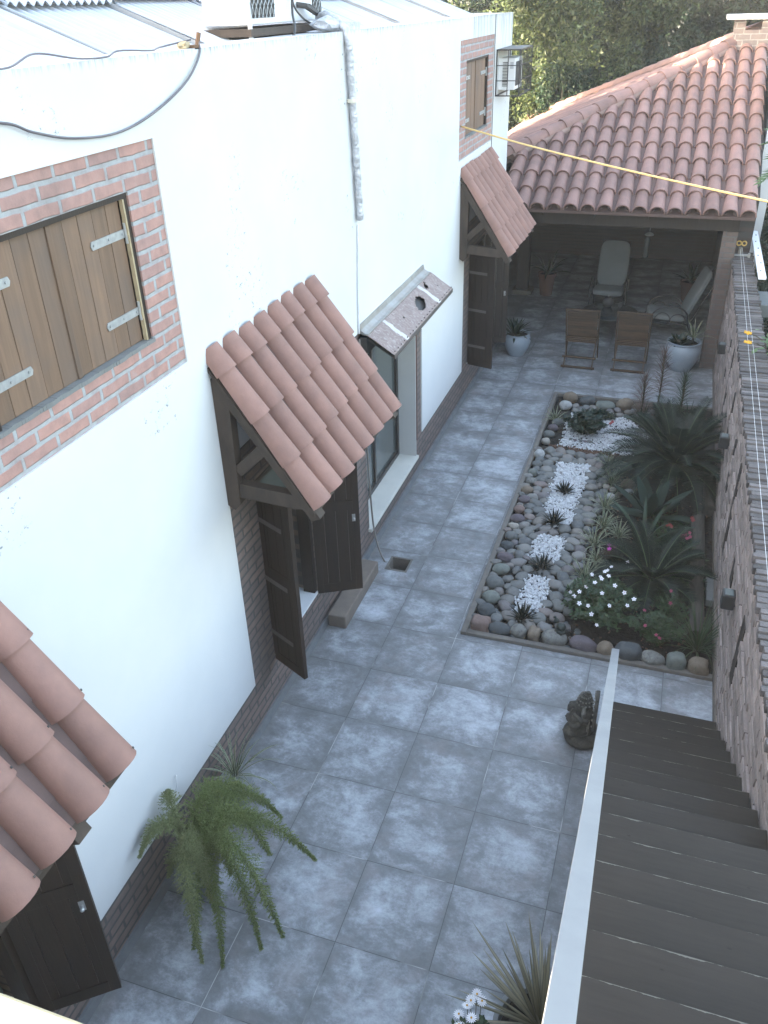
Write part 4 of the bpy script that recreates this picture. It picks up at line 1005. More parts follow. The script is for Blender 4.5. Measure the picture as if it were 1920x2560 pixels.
def cycad(loc, n, L, label, leaflet=.15, seed=1, els=(15, 75), hgt=.2, pairs=46):
    random.seed(seed); t_ = thing('cycad', label, 'cycad', loc, 'cycads growing in the garden bed'); x, y, z = loc; m = MB(); rc = MB()
    for i in range(n):
        az = 2*math.pi*(i*.382+rnd(-.02, .02)); q = (i+.5)/n; el = R(els[1]-(els[1]-els[0])*q+rnd(-5, 5)); frond(m, (x+.04*math.cos(az), y+.04*math.sin(az), z+hgt), az, el, L*rnd(.85, 1.08)*(0.8+.2*q), leaflet, .35+.55*q, pairs, .007, .32, rc)
    m.build('leaflets', L_cycad, t_, fixn=False); rc.build('fronds', simple('cycad_rachis', (.10, .15, .07), (.06, .09, .045), bump=0), t_, smooth=60)
    MB().ball((x, y, z+hgt*.5), (.09, .09, hgt*.62), 3, 3, .35, 6).build('trunk', M_log, t_); return t_
cycad((2.93, 6.45, 0), 60, .98, 'largest dark green cycad spreading over the far white gravel', .17, 3, (-6, 76), .26, 60)
cycad((2.82, 4.28, 0), 30, .70, 'smaller cycad between the white flowering bush and the log', .14, 5, (-6, 66), .12, 50)
def rosette(name, label, cat, loc, mat, n, L, wd, els, droop, shape='lance', group=None, seed=1, fold=.2, uv=False, n_seg=6, hgt=.02, jitter=.15, part='leaves'):
    random.seed(seed); t_ = thing(name, label, cat, loc, group); m = MB(); uvs = [] if uv else None; x, y, z = loc
    for i in range(n):
        q = (i+.5)/n; az = 2*math.pi*(i*.382)+rnd(-.15, .15); el = R(els[0]+(els[1]-els[0])*q+rnd(-6, 6))
        blade(m, (x+.015*math.cos(az), y+.015*math.sin(az), z+hgt), az, el, L*rnd(1-jitter, 1+jitter*.6), wd*rnd(.8, 1.1), droop*(1.1-q*.5)*rnd(.7, 1.2), n_seg, fold, uvs, shape)
    m.uv = uvs; m.build(part, mat, t_, smooth=180, fixn=False); return t_
def core(t_, loc, r_=.03, h=.05, mat=None): MB().ball((loc[0], loc[1], loc[2]+h*.4), (r_, r_, h), 2, 2, .3).build('crown', mat or M_log, t_)
c = (2.74, 5.50, .0); t_ = rosette('agave', 'broad leaved smooth agave rosette between the two cycads', 'agave', c, L_agave, 17, .50, .135, (12, 76), .42, 'oval', seed=8, fold=.16, hgt=.06, n_seg=9); core(t_, c, .04, .08)
# arching strap leaf in front of it
c = (2.70, 4.98, 0); t_ = rosette('strap_plant', 'clump of pale strap leaves in front of the agave', 'plant', c, leafmat('strap_leaf', (.040, .07, .042), (.024, .045, .028), trans=.2), 7, .62, .045, (45, 82), .75, 'strap', seed=12, hgt=.0, n_seg=9); core(t_, c, .02, .03)
gA = 'dark spiny aloes planted in the gravel strips'
for i, ((x, y), lab) in enumerate((((1.775, 5.82), 'dark spiny aloe on the white gravel, farthest of the four'), ((1.76, 5.12), 'dark spiny aloe, second farthest, between two white gravel patches'), ((1.77, 4.24), 'dark spiny aloe, second nearest, between two white gravel patches'), ((1.735, 3.40), 'dark spiny aloe nearest to the boulders at the near kerb'))):
    t_ = rosette('aloe', lab, 'aloe', (x, y, .02), L_aloe, 30, .155 if i else .14, .032, (4, 80), .12, 'lance', gA, 20+i, .3, hgt=.03); core(t_, (x, y, .04), .03, .04)
gS = 'variegated spider plants edging the pebbles'
sp = [((1.375, 7.78), .21, 'variegated spider plant at the far left corner of the garden bed'), ((2.20, 6.62), .22, 'variegated spider plant under the fronds of the big cycad'), ((2.27, 6.22), .23, 'variegated spider plant left of the round tan boulder'),
      ((2.25, 5.62), .23, 'variegated spider plant just nearer than the pale rock group'), ((2.28, 5.22), .24, 'variegated spider plant second in the dense row'), ((2.45, 5.08), .20, 'variegated spider plant nearest to the agave leaves'),
      ((2.22, 4.84), .25, 'variegated spider plant beside the magenta flowers'), ((2.20, 4.22), .26, 'variegated spider plant behind the white flowering bush'), ((2.28, 4.55), .16, 'small spider plant half hidden by the near cycad')]
for i, ((x, y), L_, lab) in enumerate(sp):
    t_ = rosette('spider_plant', lab, 'spider plant', (x, y, .01), L_spider, 34, L_, .019, (18, 82), .85, 'lance', gS, 40+i, .25, True, 7, .01, .25); core(t_, (x, y, .0), .02, .03)
c = (3.26, 3.42, 0); t_ = rosette('grass_clump', 'clump of long green grassy blades at the near right corner of the bed', 'grass clump', c, L_grass, 80, .46, .014, (25, 84), .75, 'lance', seed=70, n_seg=8, jitter=.3); core(t_, c)
c = (2.30, 6.0, 0)
# dracaenas at the far end
def dracaena(loc, h, head, label, mat, seed, L_=.24):
    random.seed(seed); t_ = thing('dracaena', label, 'dracaena', loc, 'slender dracaenas at the far end of the bed'); x, y, z = loc
    MB().tube([(x, y, z), (x+.01, y, z+h*.5), (x, y, z+h)], .011, 7).build('stem', L_stem, t_); m = MB(); n = int(head*230)
    for i in range(n):
        q = i/n; zz = z+h-head+head*q; el = R(12+62*q**1.6+rnd(-8, 8)); blade(m, (x, y, zz), 2*math.pi*i*.382, el, L_*rnd(.8, 1.1)*(1-.25*q), .013, .35*rnd(.6, 1.2), 5, .2)
    m.build('leaves', mat, t_, fixn=False)
dracaena((2.66, 8.22, 0), .92, .55, 'tallest reddish dracaena on a bare stem in front of the right white pot', L_dracr, 1, .23)
dracaena((2.46, 8.22, 0), .55, .50, 'shorter reddish dracaena left of the tallest one', L_dracr, 2, .24)
dracaena((2.96, 8.30, 0), .58, .56, 'green dracaena at the far right of the bed', L_dracg, 3, .22)
for i, (x, y) in enumerate(((2.50, 8.05), (2.78, 8.2), (3.08, 8.15), (3.2, 7.6))):
    t_ = rosette('grass_tuft', ('grassy tuft at the foot of the shorter reddish dracaena', 'grassy tuft at the foot of the tallest dracaena', 'grassy tuft at the foot of the green dracaena', 'grassy tuft by the brick wall behind the big cycad')[i], 'grass tuft', (x, y, 0), L_dark, 34, .30, .016, (10, 80), .7, 'lance', 'dark grassy tufts below the dracaenas', 90+i); core(t_, (x, y, 0))
# flowering bushes
def bush(name, label, loc, rx, ry, rz_, nst, mat, leafL=.045, leafW=.022, flowers=(), fm=None, seed=1, group=None, eye=True, fs=.019, per=16):
    random.seed(seed); x, y, z = loc; t_ = thing(name, label, 'flowering bush' if flowers else 'bush', loc, group); lv = MB(); stm = MB()
    for i in range(nst):
        a = rnd(0, 6.28); r_ = math.sqrt(rnd(0, 1)); tx = x+rx*r_*math.cos(a); ty = y+ry*r_*math.sin(a); tz = z+rz_*(1-.45*r_*r_)*rnd(.75, 1.08)
        b0 = Vector((x+(tx-x)*.25, y+(ty-y)*.25, z)); b1 = Vector((tx, ty, tz)); mid = (b0+b1)/2+Vector((0, 0, .04)); stm.tube([b0, mid, b1], [.0035, .003, .0015], 4)
        for k in range(per):
            u = .25+.75*k/per; q = b0.lerp(mid, u*2) if u < .5 else mid.lerp(b1, u*2-1); az = k*2.4+rnd(-.4, .4); el = rnd(-.2, .7)
            blade(lv, q, az, el+.2, leafL*rnd(.7, 1.15), leafW, .4, 3, .12, None, 'oval')
    lv.build('leaves', mat, t_, smooth=180, fixn=False); stm.build('stems', L_stem, t_)
    for (fx, fy, fz) in flowers:
        m = MB(); nrm = Vector((rnd(-.4, .4), rnd(-.9, -.1), rnd(.5, 1))).normalized(); u = nrm.cross(Vector((1, 0, 0))).normalized(); v = nrm.cross(u); C_ = Vector((fx, fy, fz)); a0 = rnd(0, 2); s_ = fs*rnd(.85, 1.15)
        for k in range(5):
            a = a0+k*2*math.pi/5; d = u*math.cos(a)+v*math.sin(a); e = nrm.cross(d); pt = [C_, C_+d*s_*.55-e*s_*.38, C_+d*s_*1.05-e*s_*.30, C_+d*s_*1.15+e*s_*.12+nrm*.002, C_+d*s_*.6+e*s_*.42]; m.add(pt, [(0,1,2,3,4)])
        fo = m.build('flower', fm, t_, fixn=False)
        if eye: MB().ball(C_+nrm*.003, .0035, sub=1).build('eye', L_eye, fo)
    return t_
wf_ = [(2.58,4.20,.30),(2.62,4.10,.31),(2.60,4.14,.30),(2.44,4.04,.33),(2.41,3.97,.33),(2.39,3.93,.34),(2.36,3.85,.33),(2.375,3.82,.33),(2.32,3.76,.32),(2.40,3.60,.33),(2.48,3.46,.31),(2.63,3.52,.30),(2.68,3.63,.30),(2.59,3.69,.31),(2.40,3.27,.22),(2.25,3.70,.30),(2.20,3.62,.29),(2.16,3.58,.26),(2.30,3.42,.30),(2.22,3.46,.28),(2.34,3.36,.26),(2.12,3.66,.24),(2.43,3.90,.32),(2.50,3.72,.35),(2.28,3.88,.32)]
bush('vinca_bush', 'leafy bush with many white five petalled flowers near the stairs', (2.40, 3.66, 0), .38, .40, .36, 150, L_vinca, .052, .026, wf_, L_white, 11, fs=.018)
bush('vinca_bush', 'leafy bush with a few pink flowers at the near kerb', (2.90, 3.44, 0), .26, .18, .30, 72, L_vinca, .048, .024, [(2.80, 3.33, .26), (2.90, 3.28, .22), (2.99, 3.66, .30), (2.78, 3.52, .28), (2.93, 3.27, .20)], L_pinkf, 12, fs=.017)
bush('vinca_bush', 'small upright bush with one reddish bud beside the log', (2.99, 3.72, 0), .10, .10, .38, 12, L_vinca, .05, .024, [(2.98, 3.72, .39)], L_pinkf, 13, fs=.014)
bush('impatiens', 'low plant with pink red flower clusters beside the far end of the log', (3.05, 5.15, 0), .22, .30, .16, 40, L_dark, .05, .028, [(3.10, 5.05, .18), (3.14, 5.08, .19), (3.12, 5.0, .17), (3.07, 5.03, .17), (3.15, 5.02, .18)], L_pinkf, 14, eye=False, fs=.020)
bush('impatiens', 'low plant with two red flower clusters next to the agave', (3.08, 5.42, 0), .18, .14, .14, 20, L_dark, .045, .026, [(3.16, 5.40, .18), (3.17, 5.37, .17), (2.94, 5.21, .18), (2.96, 5.19, .17), (2.92, 5.20, .17)], L_red, 15, eye=False, fs=.020)
bush('impatiens', 'low plant with magenta flowers behind the spider plants', (2.42, 4.62, 0), .14, .12, .12, 18, leafmat('bronze_leaf', (.085, .05, .035), (.035, .04, .022)), .05, .018, [(2.38, 4.66, .17), (2.385, 4.62, .15), (2.44, 4.66, .16)], L_mag, 16, eye=False, fs=.018)
bush('geranium', 'bushy geranium with one red flower on the far white gravel', (1.80, 7.45, .02), .30, .24, .30, 66, L_dark, .06, .045, [(2.13, 7.42, .24), (2.15, 7.41, .25), (2.12, 7.40, .23), (2.14, 7.44, .25)], L_red, 17, eye=False, fs=.020)
bush('ground_plants', 'dark low foliage filling the shady middle of the bed', (2.95, 4.5, 0), .40, 1.2, .20, 190, L_vinca, .055, .028, (), None, 18, per=10)
bush('small_bush', 'small dark leafy plant behind the geranium near the far kerb', (1.9, 7.98, 0), .35, .12, .14, 34, L_dark, .045, .03, (), None, 19, per=10)
# logs and slab in the bed
m = MB(); pts = [(3.235+.006*math.sin(i), 3.52+(5.6-3.52)*i/12, .085+.005*math.sin(i*2)) for i in range(13)]; m.tube(pts, [.07+.007*mn.noise(Vector((i*.8, 1, 1))) for i in range(13)], 14)
tag(m.build('log', M_log, smooth=60, origin=(3.23, 4.5, .0)), 'weathered timber log lying along the bed beside the brick wall', 'log')
tag(MB().box(3.325, 3.392, 4.12, 4.52, .0, .075).build('concrete_block', M_render, bevel=.006, origin=(3.36, 4.3, 0)), 'narrow grey block between the log and the brick wall', 'block')
m = MB(); m.tube([(3.34, 5.75, .09), (3.35, 6.4, .10), (3.34, 7.4, .09)], [.075, .07, .066], 12)
tag(m.build('log', M_log, smooth=60, origin=(3.34, 6.6, 0)), 'short dark log at the wall foot behind the big cycad', 'log')
# ------------------------------------------------------------------ stones
random.seed(99)
protos = []
for k in range(8):
    bm = bmesh.new(); bmesh.ops.create_icosphere(bm, subdivisions=3, radius=1.0); me = bpy.data.meshes.new('river_stone')
    for v in bm.verts:
        d = v.co.normalized(); s_ = 1+.22*mn.noise(d*1.3+Vector((k*5, 0, 0)))+.09*mn.noise(d*3+Vector((0, k*3, 0))); v.co = d*s_
    for f in bm.faces: f.smooth = True
    bm.to_mesh(me); bm.free(); me.materials.append(M_pebble); protos.append(me)
def boulder(x, y, rx, ry, rz_, mat, label, seed, rot=0, blocky=0, z=.0):
    bm = bmesh.new(); bmesh.ops.create_icosphere(bm, subdivisions=4, radius=1.0); me = bpy.data.meshes.new('boulder')
    for v in bm.verts:
        d = v.co.normalized()
        if blocky: l = (abs(d.x)**(2+blocky)+abs(d.y)**(2+blocky)+abs(d.z)**(2+blocky))**(1/(2+blocky)); d = d/l
        s_ = 1+.16*mn.noise(d*1.1+Vector((seed*5.3, 0, 0)))+.05*mn.noise(d*3.2+Vector((0, seed*3, 0)))+.012*mn.noise(d*11); v.co = Vector((d.x*rx, d.y*ry, d.z*rz_))*s_
    for f in bm.faces: f.smooth = True
    bm.to_mesh(me); bm.free(); me.materials.append(SM[mat]); o = bpy.data.objects.new('boulder', me); COL.objects.link(o); o.location = (x, y, z+rz_*.62); o.rotation_euler = (0, 0, R(rot))
    return tag(o, label, 'stone', 'large boulders edging the garden bed')
big = []
near = [(1.385, 3.20, .085, .07, .075, 'pink', 'squarish pinkish block boulder at the near left corner of the bed', 3), (1.56, 3.20, .105, .075, .06, 'dark', 'dark oval boulder second along the near kerb', 0), (1.735, 3.205, .075, .07, .07, 'granite', 'round speckled brownish boulder third along the near kerb', 0),
        (1.875, 3.20, .052, .075, .065, 'tan', 'upright tan boulder fourth along the near kerb', 2), (2.055, 3.20, .115, .085, .075, 'granite', 'wide pale speckled boulder with the dark figurine on it', 0), (2.305, 3.185, .125, .075, .075, 'mauve', 'long mauve boulder along the near kerb', 0),
        (2.50, 3.175, .075, .065, .075, 'tan', 'round brownish boulder left of the handrail end', 0), (2.69, 3.18, .115, .08, .085, 'dark', 'dark blue grey boulder behind the handrail end', 1), (2.90, 3.17, .105, .075, .07, 'granite', 'oval grey boulder right of the handrail end', 0),
        (3.09, 3.165, .078, .075, .085, 'green', 'angular pale greenish boulder second from the brick wall', 2), (3.27, 3.15, .085, .07, .085, 'tan', 'brown boulder in the near right corner against the brick wall', 1)]
for i, (x, y, a, b, c_, mt, lab, bl) in enumerate(near): boulder(x, y, a, b, c_, mt, lab, i+1, rnd(-10, 10), bl); big.append((x, y, max(a, b)*.95))
left = [(1.385, 3.43, .088, .078, .06, 'dark', 'dark round boulder just behind the corner block'), (1.39, 3.645, .09, .08, .06, 'green', 'smooth pale green grey boulder on the left edge, second from the corner'), (1.375, 3.88, .09, .085, .065, 'grey', 'large round grey boulder on the left edge, third from the corner'),
        (1.385, 4.125, .09, .07, .055, 'green', 'oval pale boulder on the left edge, fourth from the corner'), (1.385, 4.345, .085, .07, .055, 'mauve', 'purplish grey boulder on the left edge opposite the second aloe'), (1.36, 4.57, .07, .065, .05, 'dark', 'dark boulder on the left edge, sixth from the corner'),
        (1.365, 4.76, .07, .065, .05, 'grey', 'grey boulder on the left edge, seventh from the corner'), (1.355, 4.95, .062, .052, .05, 'cream', 'small cream white boulder on the left edge beside the purple one'), (1.365, 5.13, .085, .062, .045, 'mauve', 'flat purple boulder behind the cream white one'), (1.345, 5.33, .065, .06, .045, 'pink', 'reddish pink boulder on the left edge'),
        (1.36, 5.55, .072, .065, .05, 'mauve', 'dark mauve boulder behind the reddish one'), (1.355, 5.77, .068, .065, .05, 'tan', 'greenish tan boulder half way up the left edge'), (1.365, 6.0, .07, .065, .045, 'granite', 'speckled rough boulder half way up the left edge'), (1.345, 6.22, .06, .06, .045, 'green', 'pale grey boulder beyond the speckled one'),
        (1.355, 6.44, .065, .06, .045, 'grey', 'grey boulder just nearer than the big white one'), (1.345, 6.70, .068, .072, .06, 'white', 'big whitish boulder on the left edge'), (1.36, 7.08, .058, .05, .05, 'cream', 'small cream boulder beyond the big whitish one'), (1.37, 7.30, .075, .07, .05, 'grey', 'round grey boulder near the spider plant'), (1.39, 7.52, .07, .055, .045, 'mauve', 'purplish boulder close to the far spider plant'),
        (1.43, 7.70, .085, .06, .05, 'grey', 'flat grey boulder just nearer than the far spider plant'), (1.45, 8.24, .085, .07, .07, 'white', 'large white boulder in the far left corner'), (1.48, 8.50, .10, .08, .085, 'tan', 'large brown boulder at the far left corner of the kerb'), (1.73, 8.47, .11, .075, .07, 'dark', 'dark boulder second along the far kerb'),
        (1.98, 8.38, .13, .09, .06, 'green', 'flat topped pale slab boulder at the far kerb'), (2.24, 8.43, .115, .08, .095, 'tan', 'tall brownish boulder at the far kerb'), (2.44, 8.44, .10, .07, .06, 'tan', 'low brown boulder behind the short dracaena'),
        (2.455, 6.20, .085, .075, .065, 'tan', 'round tan boulder in the middle of the bed'), (2.30, 6.06, .04, .04, .035, 'cream', 'small pale rock in the pile beside the tan boulder'), (2.37, 5.97, .04, .035, .03, 'tan', 'small brown rock in the pile beside the tan boulder'), (2.29, 5.90, .05, .04, .04, 'white', 'shiny whitish rock in the pile beside the tan boulder'),
        (2.22, 6.12, .042, .04, .03, 'cream', 'creamy rock on the pebble side of the rock pile'), (2.20, 5.98, .048, .05, .035, 'grey', 'grey rock on the pebble side of the rock pile'), (2.47, 6.07, .062, .038, .03, 'white', 'flat bluish white rock just nearer than the tan boulder'), (2.50, 7.68, .07, .06, .05, 'grey', 'grey rock between the big cycad fronds'), (2.55, 7.45, .05, .04, .03, 'white', 'pale flat rock between the big cycad fronds')]
for i, (x, y, a, b, c_, mt, lab) in enumerate(left): boulder(x, y, a, b, c_, mt, lab, i+21, rnd(-20, 20), 1 if 'slab' in lab else 0); big.append((x, y, max(a, b)))
strips = [([(1.60, 6.56), (1.985, 6.58), (1.965, 5.95), (1.93, 5.14), (1.72, 5.06), (1.62, 5.42)], 1), ([(1.64, 4.86), (1.92, 4.88), (1.91, 4.40), (1.60, 4.40)], 1), ([(1.68, 4.13), (1.88, 4.08), (1.87, 3.52), (1.72, 3.36), (1.62, 3.52)], 1)]
farpatch = [(1.56, 8.04), (2.30, 8.06), (2.62, 7.6), (2.45, 6.96), (1.54, 7.03)]
def inpoly(x, y, P):
    c_ = False
    for i in range(len(P)):
        (x1, y1), (x2, y2) = P[i], P[i-1]
        if (y1 > y) != (y2 > y) and x < (x2-x1)*(y-y1)/(y2-y1)+x1: c_ = not c_
    return c_
pebs = []
def clear(x, y, r_):
    if any(inpoly(x+dx*r_*.5, y+dy*r_*.5, P[0]) for P in strips for dx, dy in ((0,0),(1,0),(-1,0),(0,1),(0,-1))): return False
    if any((x-a)**2+(y-b)**2 < (r_*.8+c_)**2 for a, b, c_ in big): return False
    return all((x-a)**2+(y-b)**2 > (r_+c_)**2*.80 for a, b, c_ in pebs)
for r_, tries in ((.068, 900), (.058, 2600), (.048, 5200), (.038, 6500)):
    for _ in range(tries):
        x = rnd(1.30, 2.20); y = rnd(3.22, 6.86)
        if x > 2.12+(.10 if y > 5.5 else 0): continue
        if len(pebs) < 292 and clear(x, y, r_): pebs.append((x, y, r_))
for _ in range(1200):
    x = rnd(1.5, 2.6); y = rnd(8.12, 8.36)
    if len(pebs) < 312 and clear(x, y, .05): pebs.append((x, y, .05))
pebs.sort(key=lambda p: p[1]); pebs = pebs[:300]
def plabel(x, y):
    if y > 8.05: return 'smooth grey river pebble in the strip before the far kerb boulders', 'pebbles before the far kerb'
    if y > 6.58: return 'smooth grey river pebble in the rows between bark strip and white gravel', 'pebbles nearer than the bark strip'
    if x < 1.66: return 'smooth grey river pebble between the left boulders and the white gravel', 'pebbles left of the white gravel'
    if x > 1.88: return 'smooth grey river pebble between the white gravel and the green plants', 'pebbles right of the white gravel'
    return 'smooth grey river pebble in a gap between two white gravel patches', 'pebbles between the white gravel patches'
for i, (x, y, r_) in enumerate(pebs):
    o = bpy.data.objects.new('river_pebble', protos[i % 8]); COL.objects.link(o); a = rnd(.95, 1.18)
    o.location = (x, y, .018+rnd(0, .016)); o.scale = (r_*1.08*a, r_*1.0/a, r_*rnd(.55, .8)); o.rotation_euler = (rnd(-.12, .12), rnd(-.12, .12), rnd(-1.2, 1.2))
    lab, grp = plabel(x, y); tag(o, lab, 'pebble', grp)
m = MB()
for _ in range(520):
    x = rnd(1.29, 2.26); y = rnd(3.15, 6.9) if _ < 760 else rnd(8.1, 8.5)
    if any(inpoly(x, y, P[0]) for P in strips): continue
    m.ball((x, y, .004), (rnd(.022, .034), rnd(.02, .03), rnd(.012, .02)), _, 2, .15)
tag(m.build('pebble_fill', simple('small_pebble', (.13, .14, .14), (.09, .10, .105), scale=4, rough=.8, isl=.6), smooth=180), kind='stuff')
def chips(P, n, lo, hi, mat, name, z0=.02, zv=.02):
    random.seed(n); xs = [p[0] for p in P]; ys = [p[1] for p in P]; m = MB(); k = 0
    while k < n:
        x = rnd(min(xs)-.02, max(xs)+.02); y = rnd(min(ys)-.02, max(ys)+.02)
        if not inpoly(x+random.gauss(0, .024), y+random.gauss(0, .024), P): continue
        k += 1; r_ = rnd(lo, hi); q = Euler((rnd(-.7, .7), rnd(-.7, .7), rnd(0, 6.3))).to_matrix(); C_ = Vector((x, y, z0+rnd(0, zv)))
        a, b, h = r_*rnd(.7, 1.3), r_*rnd(.5, .9), r_*rnd(.25, .5); vs = [Vector((s1*a*rnd(.6, 1), s2*b*rnd(.6, 1), s3*h)) for s3 in (-1, 1) for s1, s2 in ((-1,-1),(1,-1),(1,1),(-1,1))]
        m.add([C_+q@v for v in vs], [(0,3,2,1),(4,5,6,7),(0,1,5,4),(1,2,6,5),(2,3,7,6),(3,0,4,7)])
    return tag(m.build(name, mat), kind='stuff')
for P, _ in strips:
    A = abs(sum(P[i][0]*P[i-1][1]-P[i-1][0]*P[i][1] for i in range(len(P))))/2; chips(P, int(A*4200), .010, .018, M_gravel, 'white_gravel', .025)
chips(farpatch, 3600, .008, .015, M_gravel, 'white_gravel', .018)
chips([(1.42, 7.01), (2.42, 6.93), (2.35, 6.82), (1.42, 6.86)], 420, .008, .02, M_mulch, 'bark_mulch', .02)
chips([(2.15, 3.2), (3.36, 3.2), (3.36, 8.6), (2.25, 8.6)], 900, .006, .018, M_mulch, 'leaf_litter', .015, .01)
for i in range(5): boulder(1.66+.06*i, 7.22-.015*(i % 2), .045, .035, .03, 'mauve' if i % 2 else 'grey', ('leftmost', 'second', 'middle', 'fourth', 'rightmost')[i]+' of the five stones ringing the front of the geranium', 80+i)
# dark frog-like figurine on the speckled boulder
m = MB(); m.ball((2.10, 3.235, .155), (.045, .04, .036), 3, 3, .2); m.ball((2.055, 3.27, .19), (.028, .026, .024), 5, 2, .2); m.ball((2.035, 3.285, .215), (.016, .015, .012), 6, 2, .1); m.ball((2.10, 3.20, .12), (.04, .025, .022), 8, 2, .5); m.ball((2.065, 3.215, .125), (.018, .02, .018), 9, 2, .3); m.ball((2.135, 3.215, .125), (.018, .02, .018), 10, 2, .3)
tag(m.build('figurine', simple('dark_bronze', (.035, .045, .04), (.02, .026, .022), rough=.6, bump=.4), smooth=180, origin=(2.08, 3.22, .1)), 'small dark animal figurine sitting on the pale speckled boulder', 'figurine')
# ------------------------------------------------------------------ pots and their plants
def pot(name, label, cat, loc, prof, mat, group=None):
    t_ = thing(name, label, cat, loc, group); x, y, z = loc
    MB().lathe([(r_, z+h) for r_, h in prof], (x, y, 0), 36).build('pot_body', mat, t_, smooth=50)
    return t_
def potsoil(t_, c, r_): MB().lathe([(.001, c[2]-.02), (r_, c[2]-.012), (r_, c[2])], (c[0], c[1], 0), 20).build('soil', M_soil, t_)
def whitepot(x, y, R_, H, label):
    t_ = pot('white_pot', label, 'plant pot', (x, y, 0), [(R_*.62, 0), (R_*.66, .01), (R_*.98, H*.35), (R_*1.14, H*.62), (R_*1.10, H*.82), (R_*.97, H*.93), (R_*1.06, H*.965), (R_*1.06, H), (R_*.94, H), (R_*.88, H*.93), (R_*.9, H*.85)], M_pot, 'round white glazed pots at the pavilion edge')
    potsoil(t_, (x, y, H*.90), R_*.88)
whitepot(.40, 10.13, .19, .36, 'white glazed pot at the left, by the far door shutter')
whitepot(2.92, 10.13, .235, .45, 'larger white glazed pot at the right, by the brick pillar')
t_ = rosette('bromeliad', 'upright dark leaved plant growing in the left white pot', 'bromeliad', (.36, 10.13, .33), L_dark, 34, .30, .045, (5, 84), .55, 'oval', seed=31, hgt=.0); core(t_, (.36, 10.13, .33))
t_ = rosette('potted_plant', 'low broad leaved plant in the left half of the right white pot', 'potted plant', (2.86, 10.10, .40), L_dark, 34, .20, .075, (5, 70), .5, 'oval', seed=32, hgt=.0); core(t_, (2.86, 10.1, .40))
t_ = rosette('spider_plant', 'pale striped spider plant standing up in the right white pot', 'spider plant', (3.04, 10.12, .43), L_spider, 20, .33, .024, (15, 82), .6, 'lance', seed=33, uv=True, hgt=.08, n_seg=8); core(t_, (3.04, 10.12, .44), .02, .06)
def terrapot(x, y, R_, H, label):
    t_ = pot('terracotta_planter', label, 'plant pot', (x, y, 0), [(R_*.68, 0), (R_*.93, H*.8), (R_*1.05, H*.82), (R_*1.07, H), (R_*.95, H), (R_*.88, H*.85)], M_terra, 'terracotta planters inside the pavilion'); potsoil(t_, (x, y, H*.92), R_*.87)
terrapot(.35, 13.42, .165, .42, 'terracotta planter beside the dark timber post')
t_ = rosette('strap_plant', 'plant with long arching leaves in the terracotta planter by the post', 'potted plant', (.37, 13.42, .40), L_dark, 13, .50, .045, (15, 70), .75, 'strap', seed=35, hgt=.0, n_seg=8); core(t_, (.37, 13.42, .40))
terrapot(2.95, 13.45, .17, .42, 'dark terracotta planter behind the sideways armchair')
t_ = rosette('strap_plant', 'dim potted plant behind the sideways armchair', 'potted plant', (2.95, 13.45, .40), L_dark, 18, .40, .04, (20, 80), .6, 'oval', seed=36, hgt=.0); core(t_, (2.95, 13.45, .4))
# foxtail fern against the white wall
ff = thing('foxtail_fern', 'large foxtail fern with long drooping plumes in a pot against the white wall', 'fern', (.20, .12, 0))
MB().lathe([(.11, 0), (.15, .26), (.165, .28), (.165, .31), (.14, .31), (.135, .28)], (.22, .10, 0), 24).build('pot_body', M_greypot, ff, smooth=50)
B0 = Vector((.21, .12, .34))
plumes = [((.11,.02,.68),(.065,-.20,.62),.045,1), ((.12,.12,.66),(.075,.16,.80),.055,1), ((.17,.02,.46),(.12,-.07,.27),.045,1), ((.30,-.10,.52),(.51,-.40,.08),.058,1), ((.32,.0,.52),(.44,-.10,.10),.048,1), ((.52,.08,.58),(.90,-.10,.06),.070,0), ((.50,.30,.56),(.88,.47,.04),.055,0),
          ((.34,.46,.52),(.52,.71,.05),.050,0), ((.46,.10,.40),(.80,-.20,.04),.055,0), ((.42,.26,.62),(.68,.24,.32),.075,0), ((.26,.34,.62),(.36,.56,.48),.070,0), ((.22,.24,.66),(.25,.46,.60),.065,0), ((.36,.16,.62),(.55,.36,.50),.07,0), ((.30,.04,.42),(.40,-.32,.03),.05,0), ((.32,.20,.50),(.50,.05,.30),.06,0), ((.26,.02,.60),(.36,-.06,.50),.05,1), ((.40,.0,.36),(.62,-.36,.02),.045,0)]
random.seed(5)
